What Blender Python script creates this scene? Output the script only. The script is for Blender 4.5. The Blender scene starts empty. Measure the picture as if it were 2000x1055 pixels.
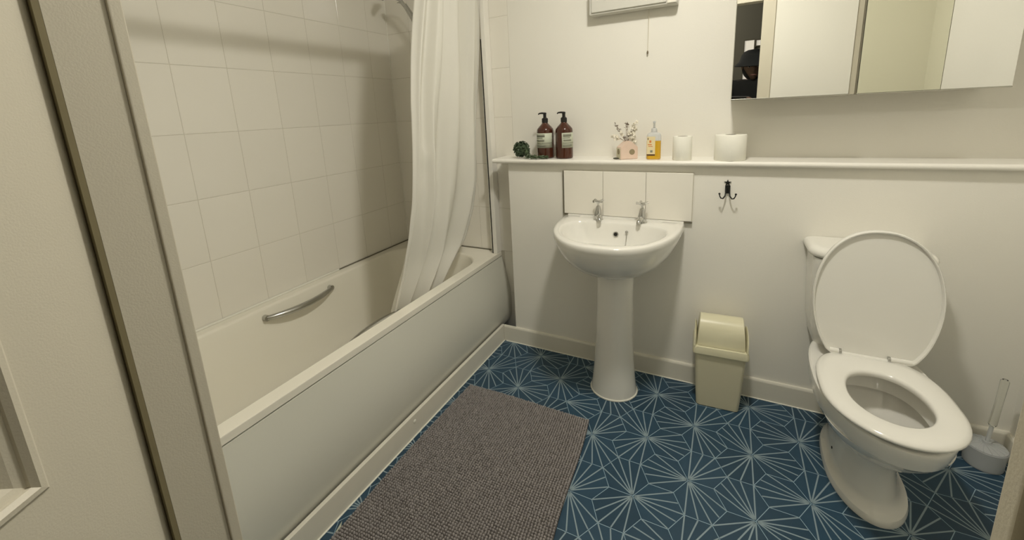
import bpy, bmesh, math, random
from math import sin, cos, pi, sqrt, radians
from mathutils import Vector, Matrix
random.seed(7)
SC = bpy.context.scene
COL = SC.collection

# ------------------------------------------------------------------ camera
YAW, PITCH, ROLL = 0.4768, -0.2105, -0.0476
CAM = Vector((1.0425, -1.8389, 1.2499))
F_PX, PPX, PPY = 808.27, 1001.5, 391.6
fw = Vector((-sin(YAW)*cos(PITCH), cos(YAW)*cos(PITCH), sin(PITCH)))
rt = Vector((cos(YAW), sin(YAW), 0)); up = rt.cross(fw)
r2 = rt*cos(ROLL) + up*sin(ROLL); u2 = -rt*sin(ROLL) + up*cos(ROLL)
cam_d = bpy.data.cameras.new('camera'); cam = bpy.data.objects.new('camera', cam_d); COL.objects.link(cam)
cam.matrix_world = Matrix(((r2.x, u2.x, -fw.x, CAM.x), (r2.y, u2.y, -fw.y, CAM.y), (r2.z, u2.z, -fw.z, CAM.z), (0, 0, 0, 1)))
cam_d.sensor_fit = 'HORIZONTAL'; cam_d.sensor_width = 36.0
cam_d.lens = 36.0*F_PX/2000.0
cam_d.shift_x = (1000-PPX)/2000.0; cam_d.shift_y = (PPY-527.5)/2000.0
cam_d.clip_start = 0.02
SC.camera = cam
# ------------------------------------------------------------------ world, lights, exposure
w = bpy.data.worlds.new('world'); SC.world = w; w.use_nodes = True
w.node_tree.nodes['Background'].inputs[0].default_value = (0.55, 0.6, 0.7, 1)
w.node_tree.nodes['Background'].inputs[1].default_value = 0.05
SC.view_settings.view_transform = 'Standard'; SC.view_settings.look = 'None'
SC.view_settings.gamma = 1; SC.view_settings.use_curve_mapping = False
SC.view_settings.exposure = 0.35
LAMP = Vector((0.95, -0.85, 2.27)); LAMP_W = 5.2; LAMP_COL = (1.0, 0.962, 0.875)
ld = bpy.data.lights.new('ceiling_lamp_light', 'POINT'); ld.energy = LAMP_W; ld.color = LAMP_COL; ld.shadow_soft_size = 0.07
lo = bpy.data.objects.new('ceiling_lamp_light', ld); lo.location = LAMP; COL.objects.link(lo)
ad = bpy.data.lights.new('ceiling_lamp_down', 'AREA'); ad.shape = 'DISK'; ad.size = 0.16; ad.energy = 10.3; ad.color = LAMP_COL
ao = bpy.data.objects.new('ceiling_lamp_down', ad); ao.location = LAMP + Vector((0, 0, 0.03)); COL.objects.link(ao)
hd = bpy.data.lights.new('hall_lamp_light', 'POINT'); hd.energy = 20.0; hd.color = (1.0, 0.95, 0.86); hd.shadow_soft_size = 0.08  # added fill light that lifts the dim hall; no fitting is seen
ho = bpy.data.objects.new('hall_lamp_light', hd); ho.location = (0.2, -2.7, 2.2); COL.objects.link(ho)

# ------------------------------------------------------------------ materials
def srgb(r, g, b):
    def f(c):
        c /= 255.0
        return c/12.92 if c <= 0.04045 else ((c+0.055)/1.055)**2.4
    return (f(r), f(g), f(b), 1.0)
def mat(name, col, rough=0.5, metal=0.0, noise=0.0, nscale=20.0, bump=0.0, bscale=200.0, spec=0.5, trans=0.0, ior=1.45, coat=0.0, rnd=0.0):
    m = bpy.data.materials.new(name); m.use_nodes = True
    nt = m.node_tree; b = nt.nodes['Principled BSDF']
    b.inputs['Base Color'].default_value = col; b.inputs['Roughness'].default_value = rough
    b.inputs['Metallic'].default_value = metal; b.inputs['Specular IOR Level'].default_value = spec
    b.inputs['Transmission Weight'].default_value = trans; b.inputs['IOR'].default_value = ior
    b.inputs['Coat Weight'].default_value = coat; b.inputs['Coat Roughness'].default_value = 0.05
    tc = nt.nodes.new('ShaderNodeTexCoord')
    if noise > 0 or rnd > 0:
        n = nt.nodes.new('ShaderNodeTexNoise'); n.inputs['Scale'].default_value = nscale; n.inputs['Detail'].default_value = 4
        nt.links.new(tc.outputs['Object'], n.inputs['Vector'])
        mp = nt.nodes.new('ShaderNodeMapRange'); mp.inputs['To Min'].default_value = 1-noise; mp.inputs['To Max'].default_value = 1+noise
        nt.links.new(n.outputs['Fac'], mp.inputs['Value'])
        hs = nt.nodes.new('ShaderNodeHueSaturation'); hs.inputs['Color'].default_value = col
        last = mp.outputs['Result']
        if rnd > 0:
            oi = nt.nodes.new('ShaderNodeObjectInfo')
            m2 = nt.nodes.new('ShaderNodeMapRange'); m2.inputs['To Min'].default_value = 1-rnd; m2.inputs['To Max'].default_value = 1+rnd
            nt.links.new(oi.outputs['Random'], m2.inputs['Value'])
            ml = nt.nodes.new('ShaderNodeMath'); ml.operation = 'MULTIPLY'
            nt.links.new(last, ml.inputs[0]); nt.links.new(m2.outputs['Result'], ml.inputs[1]); last = ml.outputs[0]
        nt.links.new(last, hs.inputs['Value'])
        nt.links.new(hs.outputs['Color'], b.inputs['Base Color'])
    if bump > 0:
        n2 = nt.nodes.new('ShaderNodeTexNoise'); n2.inputs['Scale'].default_value = bscale; n2.inputs['Detail'].default_value = 3
        nt.links.new(tc.outputs['Object'], n2.inputs['Vector'])
        bp = nt.nodes.new('ShaderNodeBump'); bp.inputs['Strength'].default_value = bump; bp.inputs['Distance'].default_value = 0.002
        nt.links.new(n2.outputs['Fac'], bp.inputs['Height']); nt.links.new(bp.outputs['Normal'], b.inputs['Normal'])
    return m
def emis(name, col, s):
    m = bpy.data.materials.new(name); m.use_nodes = True
    b = m.node_tree.nodes['Principled BSDF']
    b.inputs['Base Color'].default_value = col; b.inputs['Emission Color'].default_value = col; b.inputs['Emission Strength'].default_value = s
    return m
M = {}
M['paint'] = mat('wall_paint', srgb(240, 237, 227), 0.75, noise=0.012, nscale=3, bump=0.12, bscale=260, spec=0.3)
M['ceil'] = mat('ceiling_paint', srgb(246, 244, 238), 0.8, noise=0.01, bump=0.05)
M['gloss'] = mat('gloss_wood_paint', srgb(232, 228, 214), 0.35, noise=0.012, nscale=6, bump=0.03, bscale=80)
M['shelfpaint'] = mat('shelf_gloss_paint', srgb(244, 241, 232), 0.32, noise=0.01, nscale=6)
M['tile'] = mat('wall_tile_glaze', srgb(243, 239, 228), 0.15, noise=0.012, nscale=4, bump=0.10, bscale=9, rnd=0.015)
M['grout'] = mat('grout', srgb(212, 207, 192), 0.9, noise=0.08, nscale=60)
M['ceramic'] = mat('white_ceramic', srgb(236, 234, 226), 0.10, noise=0.008, nscale=6, coat=0.4)
M['acrylic'] = mat('bath_acrylic', srgb(246, 242, 228), 0.16, noise=0.01, nscale=5, coat=0.2)
M['panel'] = mat('bath_panel_acrylic', srgb(216, 215, 203), 0.22, noise=0.012, nscale=5)
M['sealant'] = mat('white_sealant', srgb(240, 238, 226), 0.4, noise=0.04, nscale=40)
M['mould'] = mat('dirty_sealant', srgb(110, 105, 88), 0.7, noise=0.2, nscale=60)
M['chrome'] = mat('chrome', (0.60, 0.60, 0.585, 1), 0.10, metal=1.0)
M['brushed'] = mat('dull_chrome', (0.5, 0.5, 0.48, 1), 0.22, metal=1.0)
M['dark'] = mat('dark_hole', srgb(24, 24, 20), 0.5)
M['black'] = mat('black_iron', srgb(20, 22, 18), 0.35, noise=0.1)
M['blackplastic'] = mat('black_plastic', srgb(30, 28, 26), 0.35)
M['mirror'] = mat('mirror_glass', (0.82, 0.825, 0.80, 1), 0.0, metal=1.0)
M['mirror_tint'] = mat('tinted_mirror_glass', (0.70, 0.705, 0.585, 1), 0.02, metal=1.0)
M['alu'] = mat('aluminium_edge', (0.42, 0.41, 0.36, 1), 0.3, metal=1.0)
M['greyedge'] = mat('grey_laminate_edge', srgb(176, 170, 150), 0.5)
M['bin'] = mat('cream_plastic', srgb(214, 208, 180), 0.34, noise=0.012, nscale=8, bump=0.05, bscale=300)
M['binlid'] = mat('pale_cream_plastic', srgb(226, 221, 190), 0.30, noise=0.012, nscale=8)
M['floorblue'] = mat('blue_vinyl', srgb(43, 71, 91), 0.42, noise=0.10, nscale=26, bump=0.06, bscale=150, rnd=0.12)
M['floorline'] = mat('pale_line_print', srgb(142, 160, 168), 0.45, noise=0.10, nscale=40)
M['floorjoint'] = mat('floor_joint', srgb(150, 176, 190), 0.6, noise=0.08, nscale=30)
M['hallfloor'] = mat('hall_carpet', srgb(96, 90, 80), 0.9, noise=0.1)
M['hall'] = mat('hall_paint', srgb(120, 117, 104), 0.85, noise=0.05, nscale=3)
M['door'] = mat('door_paint', srgb(216, 209, 190), 0.42, noise=0.015, nscale=10, bump=0.10, bscale=500)
M['pile'] = mat('mat_chenille', srgb(158, 153, 151), 0.95, noise=0.16, nscale=30, bump=0.5, bscale=500, spec=0.1)
M['matbase'] = mat('mat_backing', srgb(92, 87, 83), 0.95, noise=0.1, spec=0.1)
M['amber'] = mat('amber_bottle', srgb(74, 40, 27), 0.12, noise=0.08, nscale=20, coat=0.3)
M['amberlow'] = mat('amber_liquid', srgb(96, 40, 26), 0.12, noise=0.05, nscale=20, coat=0.3)
M['label'] = mat('pale_label', srgb(196, 200, 180), 0.6, noise=0.03)
M['labelprint'] = mat('grey_print', srgb(138, 140, 124), 0.6)
M['leaf'] = mat('dark_leaf', srgb(74, 90, 66), 0.5, noise=0.3, nscale=60)
M['leaf2'] = mat('mid_leaf', srgb(92, 106, 78), 0.5, noise=0.3, nscale=60)
M['pink'] = mat('pink_ceramic', srgb(230, 206, 188), 0.45, noise=0.05, nscale=60)
M['creamcer'] = mat('cream_ceramic', srgb(214, 208, 178), 0.45, noise=0.04)
M['spot'] = mat('stone_spot', srgb(150, 138, 108), 0.6, noise=0.12, nscale=80)
M['petal'] = mat('dried_petal', srgb(240, 234, 218), 0.7, noise=0.05)
M['twig'] = mat('brown_twig', srgb(136, 120, 102), 0.8, noise=0.1)
M['paper'] = mat('tissue_paper', srgb(244, 242, 230), 0.95, noise=0.015, nscale=60, bump=0.25, bscale=300, spec=0.1)
M['card'] = mat('cardboard', srgb(120, 108, 88), 0.9)
M['soap'] = mat('yellow_soap', srgb(214, 168, 44), 0.1, coat=0.3)
M['soaplabel'] = mat('soap_label', srgb(238, 222, 178), 0.5)
M['orange'] = mat('orange_print', srgb(226, 140, 78), 0.5)
M['brownprint'] = mat('brown_print', srgb(84, 54, 26), 0.5)
M['clear'] = mat('clear_plastic', (0.95, 0.96, 0.93, 1), 0.06, trans=1.0, ior=1.30)
M['frost'] = mat('frosted_plastic', (0.88, 0.90, 0.90, 1), 0.35, trans=0.55, ior=1.3)
M['lightbody'] = mat('light_fitting_plastic', srgb(214, 212, 202), 0.35)
M['cord'] = mat('pull_cord', srgb(214, 208, 188), 0.7)
M['pebble'] = mat('dark_pebble', srgb(74, 74, 60), 0.6, noise=0.2, nscale=60)
M['cloth'] = mat('black_cloth', srgb(30, 31, 30), 0.9, noise=0.15)
M['hat'] = mat('dark_hat', srgb(40, 42, 42), 0.9, noise=0.15)
M['skin'] = mat('skin', srgb(124, 100, 84), 0.55, noise=0.03)
M['lips'] = mat('lips', srgb(136, 92, 82), 0.5)
M['eyewhite'] = mat('eye_white', srgb(225, 222, 215), 0.3)
# curtain: thin white fabric, lets some light through
def curtain_mat():
    m = bpy.data.materials.new('curtain_fabric'); m.use_nodes = True; nt = m.node_tree
    b = nt.nodes['Principled BSDF']; b.inputs['Base Color'].default_value = srgb(248, 246, 238); b.inputs['Roughness'].default_value = 0.55
    t = nt.nodes.new('ShaderNodeBsdfTranslucent'); t.inputs['Color'].default_value = srgb(236, 232, 214)
    mx = nt.nodes.new('ShaderNodeMixShader'); mx.inputs[0].default_value = 0.30
    out = nt.nodes['Material Output']
    nt.links.new(b.outputs[0], mx.inputs[1]); nt.links.new(t.outputs[0], mx.inputs[2]); nt.links.new(mx.outputs[0], out.inputs[0])
    tc = nt.nodes.new('ShaderNodeTexCoord'); wv = nt.nodes.new('ShaderNodeTexNoise'); wv.inputs['Scale'].default_value = 350
    nt.links.new(tc.outputs['Object'], wv.inputs['Vector'])
    bp = nt.nodes.new('ShaderNodeBump'); bp.inputs['Strength'].default_value = 0.1; bp.inputs['Distance'].default_value = 0.001
    nt.links.new(wv.outputs['Fac'], bp.inputs['Height']); nt.links.new(bp.outputs['Normal'], b.inputs['Normal'])
    return m
M['curtain'] = curtain_mat()

# ------------------------------------------------------------------ helpers
def link(name, me, parent=None, mats=(), smooth=None):
    for m in mats: me.materials.append(M[m] if isinstance(m, str) else m)
    if smooth is not None:
        me.polygons.foreach_set('use_smooth', [True]*len(me.polygons))
        me.set_sharp_from_angle(angle=radians(smooth))
    o = bpy.data.objects.new(name, me); COL.objects.link(o)
    if smooth is not None and smooth <= 45:
        wn = o.modifiers.new('wn', 'WEIGHTED_NORMAL'); wn.keep_sharp = True; wn.weight = 100
    if parent is not None:
        o.parent = parent
        o.matrix_parent_inverse = parent.matrix_basis.inverted()
    return o
def obj(name, bm, m, parent=None, smooth=None):
    bmesh.ops.recalc_face_normals(bm, faces=bm.faces[:])
    me = bpy.data.meshes.new(name); bm.to_mesh(me); bm.free()
    return link(name, me, parent, m if isinstance(m, (list, tuple)) else [m], smooth)
def tag(o, label, cat, group=None):
    o['label'] = label; o['category'] = cat
    if group: o['group'] = group
    return o
def struct(o): o['kind'] = 'structure'; return o
def thing(name, label, cat, loc=(0, 0, 0), rz=0, group=None):
    o = bpy.data.objects.new(name, None); COL.objects.link(o); o.location = loc; o.rotation_euler = (0, 0, rz)
    o.empty_display_size = 0.05
    return tag(o, label, cat, group)
def child(o, parent):   # built in local coordinates of the thing
    o.matrix_parent_inverse = Matrix(); return o
def box(bm, a, b, bev=0.0, seg=2, mi=0):
    x0, y0, z0 = a; x1, y1, z1 = b
    vs = [bm.verts.new(p) for p in ((x0,y0,z0),(x1,y0,z0),(x1,y1,z0),(x0,y1,z0),(x0,y0,z1),(x1,y0,z1),(x1,y1,z1),(x0,y1,z1))]
    fs = [bm.faces.new([vs[i] for i in q]) for q in ((0,3,2,1),(4,5,6,7),(0,1,5,4),(1,2,6,5),(2,3,7,6),(3,0,4,7))]
    for f in fs: f.material_index = mi
    if bev > 0:
        es = list({e for f in fs for e in f.edges})
        r = bmesh.ops.bevel(bm, geom=es, offset=bev, segments=seg, profile=0.5, affect='EDGES')
        for f in r['faces']: f.material_index = mi
    return bm
def rings(bm, rs, cap0=True, cap1=True, close=True, mi=0):
    vr = [[bm.verts.new(p) for p in r] for r in rs]
    n = len(rs[0])
    for a, b in zip(vr[:-1], vr[1:]):
        for i in range(n if close else n-1):
            j = (i+1) % n
            f = bm.faces.new((a[i], a[j], b[j], b[i])); f.material_index = mi
    if cap0: f = bm.faces.new(list(reversed(vr[0]))); f.material_index = mi
    if cap1: f = bm.faces.new(vr[-1]); f.material_index = mi
    return bm
def lathe(bm, prof, c=(0, 0, 0), n=24, mi=0, cap0=True, cap1=True, sx=1, sy=1):
    rs = [[(c[0]+r*sx*cos(2*pi*i/n), c[1]+r*sy*sin(2*pi*i/n), c[2]+z) for i in range(n)] for r, z in prof]
    return rings(bm, rs, cap0, cap1, mi=mi)
def tube(bm, pts, r, n=8, mi=0, cap=True):
    pts = [Vector(p) for p in pts]; rs = []
    rad = r if isinstance(r, (list, tuple)) else [r]*len(pts)
    prev = None
    for i, p in enumerate(pts):
        t = (pts[min(i+1, len(pts)-1)] - pts[max(i-1, 0)]).normalized()
        if prev is None:
            a = Vector((0, 0, 1)) if abs(t.z) < 0.9 else Vector((1, 0, 0))
            u = t.cross(a).normalized()
        else:
            u = (prev - t*prev.dot(t)).normalized()
        prev = u; v = t.cross(u)
        rs.append([p + (u*cos(2*pi*k/n) + v*sin(2*pi*k/n))*rad[i] for k in range(n)])
    return rings(bm, rs, cap, cap, mi=mi)
def lerp(a, b, t): return a+(b-a)*t
def interp(tab, x):
    if x <= tab[0][0]: return tab[0][1]
    for (a, u), (b, v) in zip(tab[:-1], tab[1:]):
        if x <= b:
            t = (x-a)/(b-a); return lerp(u, v, t)
    return tab[-1][1]
def smooth_poly(pts, n):
    """closed outline resampled to n points with Catmull-Rom"""
    k = len(pts); out = []; dens = []
    for i in range(k):
        p0, p1, p2, p3 = (Vector(pts[(i+j-1) % k]) for j in range(4))
        for s in range(16):
            t = s/16.0
            out.append(0.5*((2*p1)+(-p0+p2)*t+(2*p0-5*p1+4*p2-p3)*t*t+(-p0+3*p1-3*p2+p3)*t*t*t))
    L = [0]
    for i in range(len(out)): L.append(L[-1]+(out[(i+1) % len(out)]-out[i]).length)
    res = []; j = 0
    for q in range(n):
        d = L[-1]*q/n
        while L[j+1] < d: j += 1
        t = (d-L[j])/max(L[j+1]-L[j], 1e-9)
        res.append(out[j].lerp(out[(j+1) % len(out)], t))
    return res

WX, D = -0.755, 0.141         # tiled side wall, back wall plane
XR = 1.975                    # right wall
YD = -1.613                   # wall with the door
ZC = 2.39
# ------------------------------------------------------------------ structure
def sbox(name, a, b, m, bev=0):
    return struct(obj(name, box(bmesh.new(), a, b, bev), m, smooth=30 if bev else None))
wall_left = sbox('wall_left', (WX-0.1, YD-0.05, -0.05), (WX-0.0015, D+0.1, ZC), 'grout')
bm = bmesh.new(); box(bm, (WX-0.0015, D+0.0015, -0.05), (XR, D+0.1, ZC))
wall_back = struct(obj('wall_back', bm, 'grout'))
o = obj('plaster', box(bmesh.new(), (0.0395, D, 0.9), (XR, D+0.0014, ZC-0.001)), 'paint', wall_back)
wall_box = sbox('wall_boxing', (0.0708, 0.010, 0.0), (XR, D, 0.9985), 'paint')
sbox('wall_right', (XR, YD-0.05, -0.05), (XR+0.08, D+0.1, ZC), 'paint')
bm = bmesh.new()
box(bm, (WX-0.009, YD-0.05, 0), (0.389, YD, ZC)); box(bm, (1.24, YD-0.05, 0), (XR, YD, ZC)); box(bm, (0.389, YD-0.05, 1.915), (1.24, YD, ZC))
struct(obj('wall_front', bm, 'paint'))
sbox('ceiling', (WX-0.1, -1.66, ZC), (XR+0.08, D+0.1, ZC+0.06), 'ceil')
floor = sbox('floor', (WX, YD-0.045, -0.06), (XR, 0.01, -0.00025), 'floorjoint')
# the dim hall behind the camera, seen in the mirror
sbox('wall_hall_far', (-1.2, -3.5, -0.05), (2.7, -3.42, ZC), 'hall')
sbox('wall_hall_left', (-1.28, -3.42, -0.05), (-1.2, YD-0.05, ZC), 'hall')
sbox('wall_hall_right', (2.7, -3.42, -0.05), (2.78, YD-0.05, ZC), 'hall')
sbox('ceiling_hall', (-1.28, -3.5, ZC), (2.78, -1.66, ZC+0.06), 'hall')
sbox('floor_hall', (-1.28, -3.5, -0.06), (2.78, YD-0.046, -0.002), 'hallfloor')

# hexagonal floor tiles, each with a fan of five lines from one of its corners
S, TH, OX, OY = 0.0785, -0.0055, 0.9937, -0.5473
HY = S*sqrt(3)/2
STAR = {0.0: 0, 2.5: 3, 4.5: 1, 5.5: 3, 7.5: 1, 10.0: 2}
R6 = S - 0.0011
def hexmesh():
    bm = bmesh.new(); n = 6
    top = [(R6*cos(pi/3*k), R6*sin(pi/3*k)) for k in range(6)]
    v0 = [bm.verts.new((x, y, -0.0012)) for x, y in top]; v1 = [bm.verts.new((x, y, -0.0002)) for x, y in top]
    v2 = [bm.verts.new((x*0.994, y*0.994, 0)) for x, y in top]
    for k in range(6):
        j = (k+1) % 6
        bm.faces.new((v0[k], v0[j], v1[j], v1[k])); bm.faces.new((v1[k], v1[j], v2[j], v2[k]))
    bm.faces.new(v2)
    a = Vector((top[0][0], top[0][1], 0))
    far = [Vector((top[k][0], top[k][1], 0)) for k in (2, 3, 4)]
    ends = [(far[0], 1.0), ((far[0]+far[1])/2, 0.99), (far[1], 1.0), ((far[1]+far[2])/2, 0.99), (far[2], 1.0)]
    hw = 0.0021
    for e, s in ends:
        d = (e-a); L = d.length*s; d.normalize(); q = Vector((-d.y, d.x, 0)); z = Vector((0, 0, 0.00012))
        if s == 1.0: L -= 0.001
        p = [a+d*0.004-q*0.0011+z, a+d*(L)-q*hw+z, a+d*(L)+q*hw+z, a+d*0.004+q*0.0011+z]
        # keep width from 12 mm outwards
        p2 = [a+d*0.010-q*hw+z, a+d*0.010+q*hw+z]
        vs = [bm.verts.new(c) for c in (p[0], p2[0], p[1], p[2], p2[1], p[3])]
        f = bm.faces.new(vs); f.material_index = 1
    me = bpy.data.meshes.new('tile'); bm.normal_update(); bm.to_mesh(me); bm.free()
    me.materials.append(M['floorblue']); me.materials.append(M['floorline'])
    return me
hexme = hexmesh()
for k in range(-13, 12):
    for j in range(-18, 12):
        ci = -1+1.5*k; cj = 2*j + (k % 2) + 0.0     # centre in units of (S, HY)
        x = OX + cos(TH)*ci*S - sin(TH)*cj*HY; y = OY + sin(TH)*ci*S + cos(TH)*cj*HY
        if not (-0.04 < x < XR+0.055 and YD+0.0 < y < 0.06): continue
        ang = None
        for q in range(6):
            vi = ci + cos(pi/3*q); vj = cj + round(sin(pi/3*q)/(sqrt(3)/2))
            for si, sj in STAR.items():
                if abs(((vi-si+6) % 12)-6) < 0.1 and (vj-sj) % 4 == 0 and not (abs(si-5.5) < .1 and q != 3): ang = q
        if ang is None: ang = 3
        o = bpy.data.objects.new('tile', hexme); COL.objects.link(o); o.parent = floor
        o.location = (x, y, 0); o.rotation_euler = (0, 0, TH+ang*pi/3)

# glazed wall tiles
def tile_mesh(w_, h_, t=0.008, j=0.0008):
    bm = bmesh.new(); a, b = w_/2-j, h_/2-j; c = 0.0012
    o_ = [(-a, -b), (a, -b), (a, b), (-a, b)]
    i_ = [(-a+c, -b+c), (a-c, -b+c), (a-c, b-c), (-a+c, b-c)]
    v0 = [bm.verts.new((x, 0, z)) for x, z in o_]; v1 = [bm.verts.new((x, -(t-0.0007), z)) for x, z in o_]; v2 = [bm.verts.new((x, -t, z)) for x, z in i_]
    for k in range(4):
        q = (k+1) % 4
        bm.faces.new((v0[k], v0[q], v1[q], v1[k])); bm.faces.new((v1[k], v1[q], v2[q], v2[k]))
    bm.faces.new(v2); bmesh.ops.recalc_face_normals(bm, faces=bm.faces[:])
    me = bpy.data.meshes.new('tile'); bm.to_mesh(me); bm.free(); me.materials.append(M['tile']); return me
TM = {}
def put_tile(parent, cx_, cy_, cz_, w_, h_, side):
    key = (round(w_, 4), round(h_, 4))
    if key not in TM: TM[key] = tile_mesh(*key)
    o = bpy.data.objects.new('tile', TM[key]); COL.objects.link(o); o.parent = parent
    o.location = (cx_, cy_, cz_)
    # tiny setting-out unevenness, as hand-set tiles have
    o.rotation_euler = (random.uniform(-.0015, .0015), 0, (pi/2 if side else 0)+random.uniform(-.0015, .0015))
    return o
zrows = [0.4745] + [0.7245+0.25*k for k in range(6)] + [2.2245, ZC]
zrows = [(a, b) for a, b in zip(zrows[:-1], zrows[1:])]
ys = [D]; y = -0.8015+0.197*4
while y > YD: ys.append(y); y -= 0.197
ys.append(YD)
for a, b in zip(ys[1:], ys[:-1]):
    for z0, z1 in zrows: put_tile(wall_left, WX-0.0085, (a+b)/2, (z0+z1)/2, b-a, z1-z0, True)
xs = [0.038, -0.2+0.0, -0.397, -0.594, WX]
for b, a in zip(xs[:-1], xs[1:]):
    for z0, z1 in zrows: put_tile(wall_back, (a+b)/2, D+0.0085, (z0+z1)/2, b-a, z1-z0, False)
for z0, z1 in ((0.2245, 0.4745), (0.0, 0.2245)):
    put_tile(wall_back, (-0.05+0.0705)/2, D+0.0085, (z0+z1)/2, 0.1205, z1-z0, False)
for z0, z1 in ((0.4745, 0.7245), (0.7245, 0.9985)):
    put_tile(wall_back, (0.038+0.0705)/2, D+0.0085, (z0+z1)/2, 0.0325, z1-z0, False)

bm = bmesh.new(); tube(bm, [(WX+0.0005, D-0.0005, 0.4745), (WX+0.0005, D-0.0005, ZC)], 0.0036, 6); obj('corner_sealant', bm, 'sealant', wall_back, smooth=60)
# skirtings
def skirt(name, a, b, out, parent=None):
    """profile board from a to b (x,y), 'out' = unit vector away from the wall"""
    bm = bmesh.new(); prof = [(0, 0), (0.012, 0), (0.012, 0.080), (0.0105, 0.086), (0.007, 0.0905), (0.0, 0.0913)]
    rs = []
    for p in (a, b): rs.append([(p[0]+out[0]*d, p[1]+out[1]*d, z) for d, z in prof])
    rings(bm, rs); return struct(obj(name, bm, 'gloss', smooth=40))
skirt('baseboard_back', (0.001, 0.010), (XR, 0.010), (0, -1))
skirt('baseboard_right', (XR, -0.003), (XR, YD), (-1, 0))
skirt('baseboard_front', (1.237, YD), (XR-0.013, YD), (0, 1))
bm = bmesh.new(); tube(bm, [(0.014, -0.0035, 0.001), (XR-0.013, -0.0035, 0.001)], 0.0028, 6)
struct(obj('trim_1', bm, 'sealant', smooth=60))

# ledge shelf board with a rounded nose
bm = bmesh.new()
prof = [(D, 1.0), (D, 1.0207), (-0.012, 1.0207), (-0.017, 1.0192), (-0.0205, 1.0155), (-0.0215, 1.0105), (-0.0205, 1.0050), (-0.017, 1.0012), (-0.012, 1.0)]
rings(bm, [[(x, yy, z) for yy, z in prof] for x in (-0.004, XR)])
tag(obj('ledge_shelf', bm, 'shelfpaint', smooth=40), 'long white painted ledge shelf running along the back wall above the basin', 'shelf')

# ------------------------------------------------------------------ bath
bath = thing('bathtub', 'cream white built-in bathtub with chrome grips along the tiled wall', 'bathtub', (-0.41, -0.73, 0))
RX0, RX1, RY0, RY1, RZ, RZL = WX+0.001, -0.066, YD+0.001, D-0.001, 0.471, 0.4446
def rrect(x0, x1, y0, y1, r, z, n=9, rs=None):
    rr = rs or [r]*4; out = []
    for (cx_, cy_, a0), q in zip(((x1, y1, 0), (x0, y1, 90), (x0, y0, 180), (x1, y0, 270)), rr):
        sx = -1 if a0 in (0, 270) else 1; sy = -1 if a0 in (0, 90) else 1
        for i in range(n):
            a = radians(a0+90*i/(n-1)); out.append((cx_+sx*q+q*cos(a), cy_+sy*q+q*sin(a), z))
    return out
bm = bmesh.new()
rr = lambda x0, x1, y0, y1, r, z: rrect(x0, x1, y0, y1, r, z, 9)
ix0, ix1, iy0, iy1 = -0.700, -0.126, -1.545, 0.035
RG = [rr(RX0+0.012, RX1-0.012, RY0+0.01, RY1-0.012, 0.01, RZL+0.002),
      rr(RX0, RX1-0.002, RY0, RY1, 0.006, RZL),
      rr(RX0, RX1, RY0, RY1, 0.006, RZL+0.003),
      rr(RX0, RX1, RY0, RY1, 0.006, RZ-0.004),
      rr(RX0, RX1-0.001, RY0, RY1, 0.006, RZ-0.001),
      rr(RX0, RX1-0.004, RY0, RY1, 0.006, RZ),
      rr(ix0-0.010, ix1+0.007, iy0-0.01, iy1+0.01, 0.16, RZ),
      rr(ix0-0.002, ix1+0.001, iy0-0.002, iy1+0.002, 0.16, RZ-0.003),
      rr(ix0+0.004, ix1-0.004, iy0+0.004, iy1-0.004, 0.158, RZ-0.011),
      rr(ix0+0.014, ix1-0.012, iy0+0.02, iy1-0.015, 0.155, 0.42),
      rr(ix0+0.030, ix1-0.028, iy0+0.07, iy1-0.035, 0.15, 0.33),
      rr(ix0+0.050, ix1-0.048, iy0+0.16, iy1-0.06, 0.14, 0.22),
      rr(ix0+0.075, ix1-0.075, iy0+0.25, iy1-0.09, 0.13, 0.145),
      rr(ix0+0.115, ix1-0.115, iy0+0.31, iy1-0.13, 0.11, 0.112),
      rr(ix0+0.17, ix1-0.17, iy0+0.38, iy1-0.19, 0.08, 0.105)]
rings(bm, RG, cap0=False, cap1=True)
obj('tub', bm, 'acrylic', bath, smooth=44)
# sealant beads on tiled sides
bm = bmesh.new()
tube(bm, [(WX+0.0062, YD+0.008, RZ+0.0035), (WX+0.0062, -0.42, RZ+0.0035)], 0.0058, 8)
obj('sealant_bead', bm, 'sealant', bath, smooth=60)
bm = bmesh.new(); tube(bm, [(WX+0.003, -0.42, RZ+0.002), (WX+0.003, D-0.003, RZ+0.002), (-0.075, D-0.003, RZ+0.002)], 0.0026, 6)
o = obj('worn_sealant', bm, 'mould', bath, smooth=60); o['label'] = 'worn greyed sealant at the shower end'
# panel with bowed face
prof = [(0.4408, -0.0700), (0.4400, -0.0662), (0.430, -0.0640), (0.40, -0.056), (0.35, -0.0445), (0.304, -0.033), (0.25, -0.0235), (0.195, -0.0185), (0.15, -0.0185), (0.115, -0.0205), (0.09, -0.024), (0.06, -0.034)]
bm = bmesh.new()
outer = [(x, z) for z, x in prof]; inner = [(x-0.005, z) for z, x in reversed(prof)]
rings(bm, [[(x, y_, z) for x, z in outer+inner] for y_ in (YD+0.002, D-0.0025)])
obj('front_panel', bm, 'panel', bath, smooth=50)
bm = bmesh.new(); box(bm, (-0.0745, YD+0.002, 0.438), (-0.0725, D-0.003, RZL+0.001))
obj('shadow_gap_strip', bm, 'dark', bath)
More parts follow.
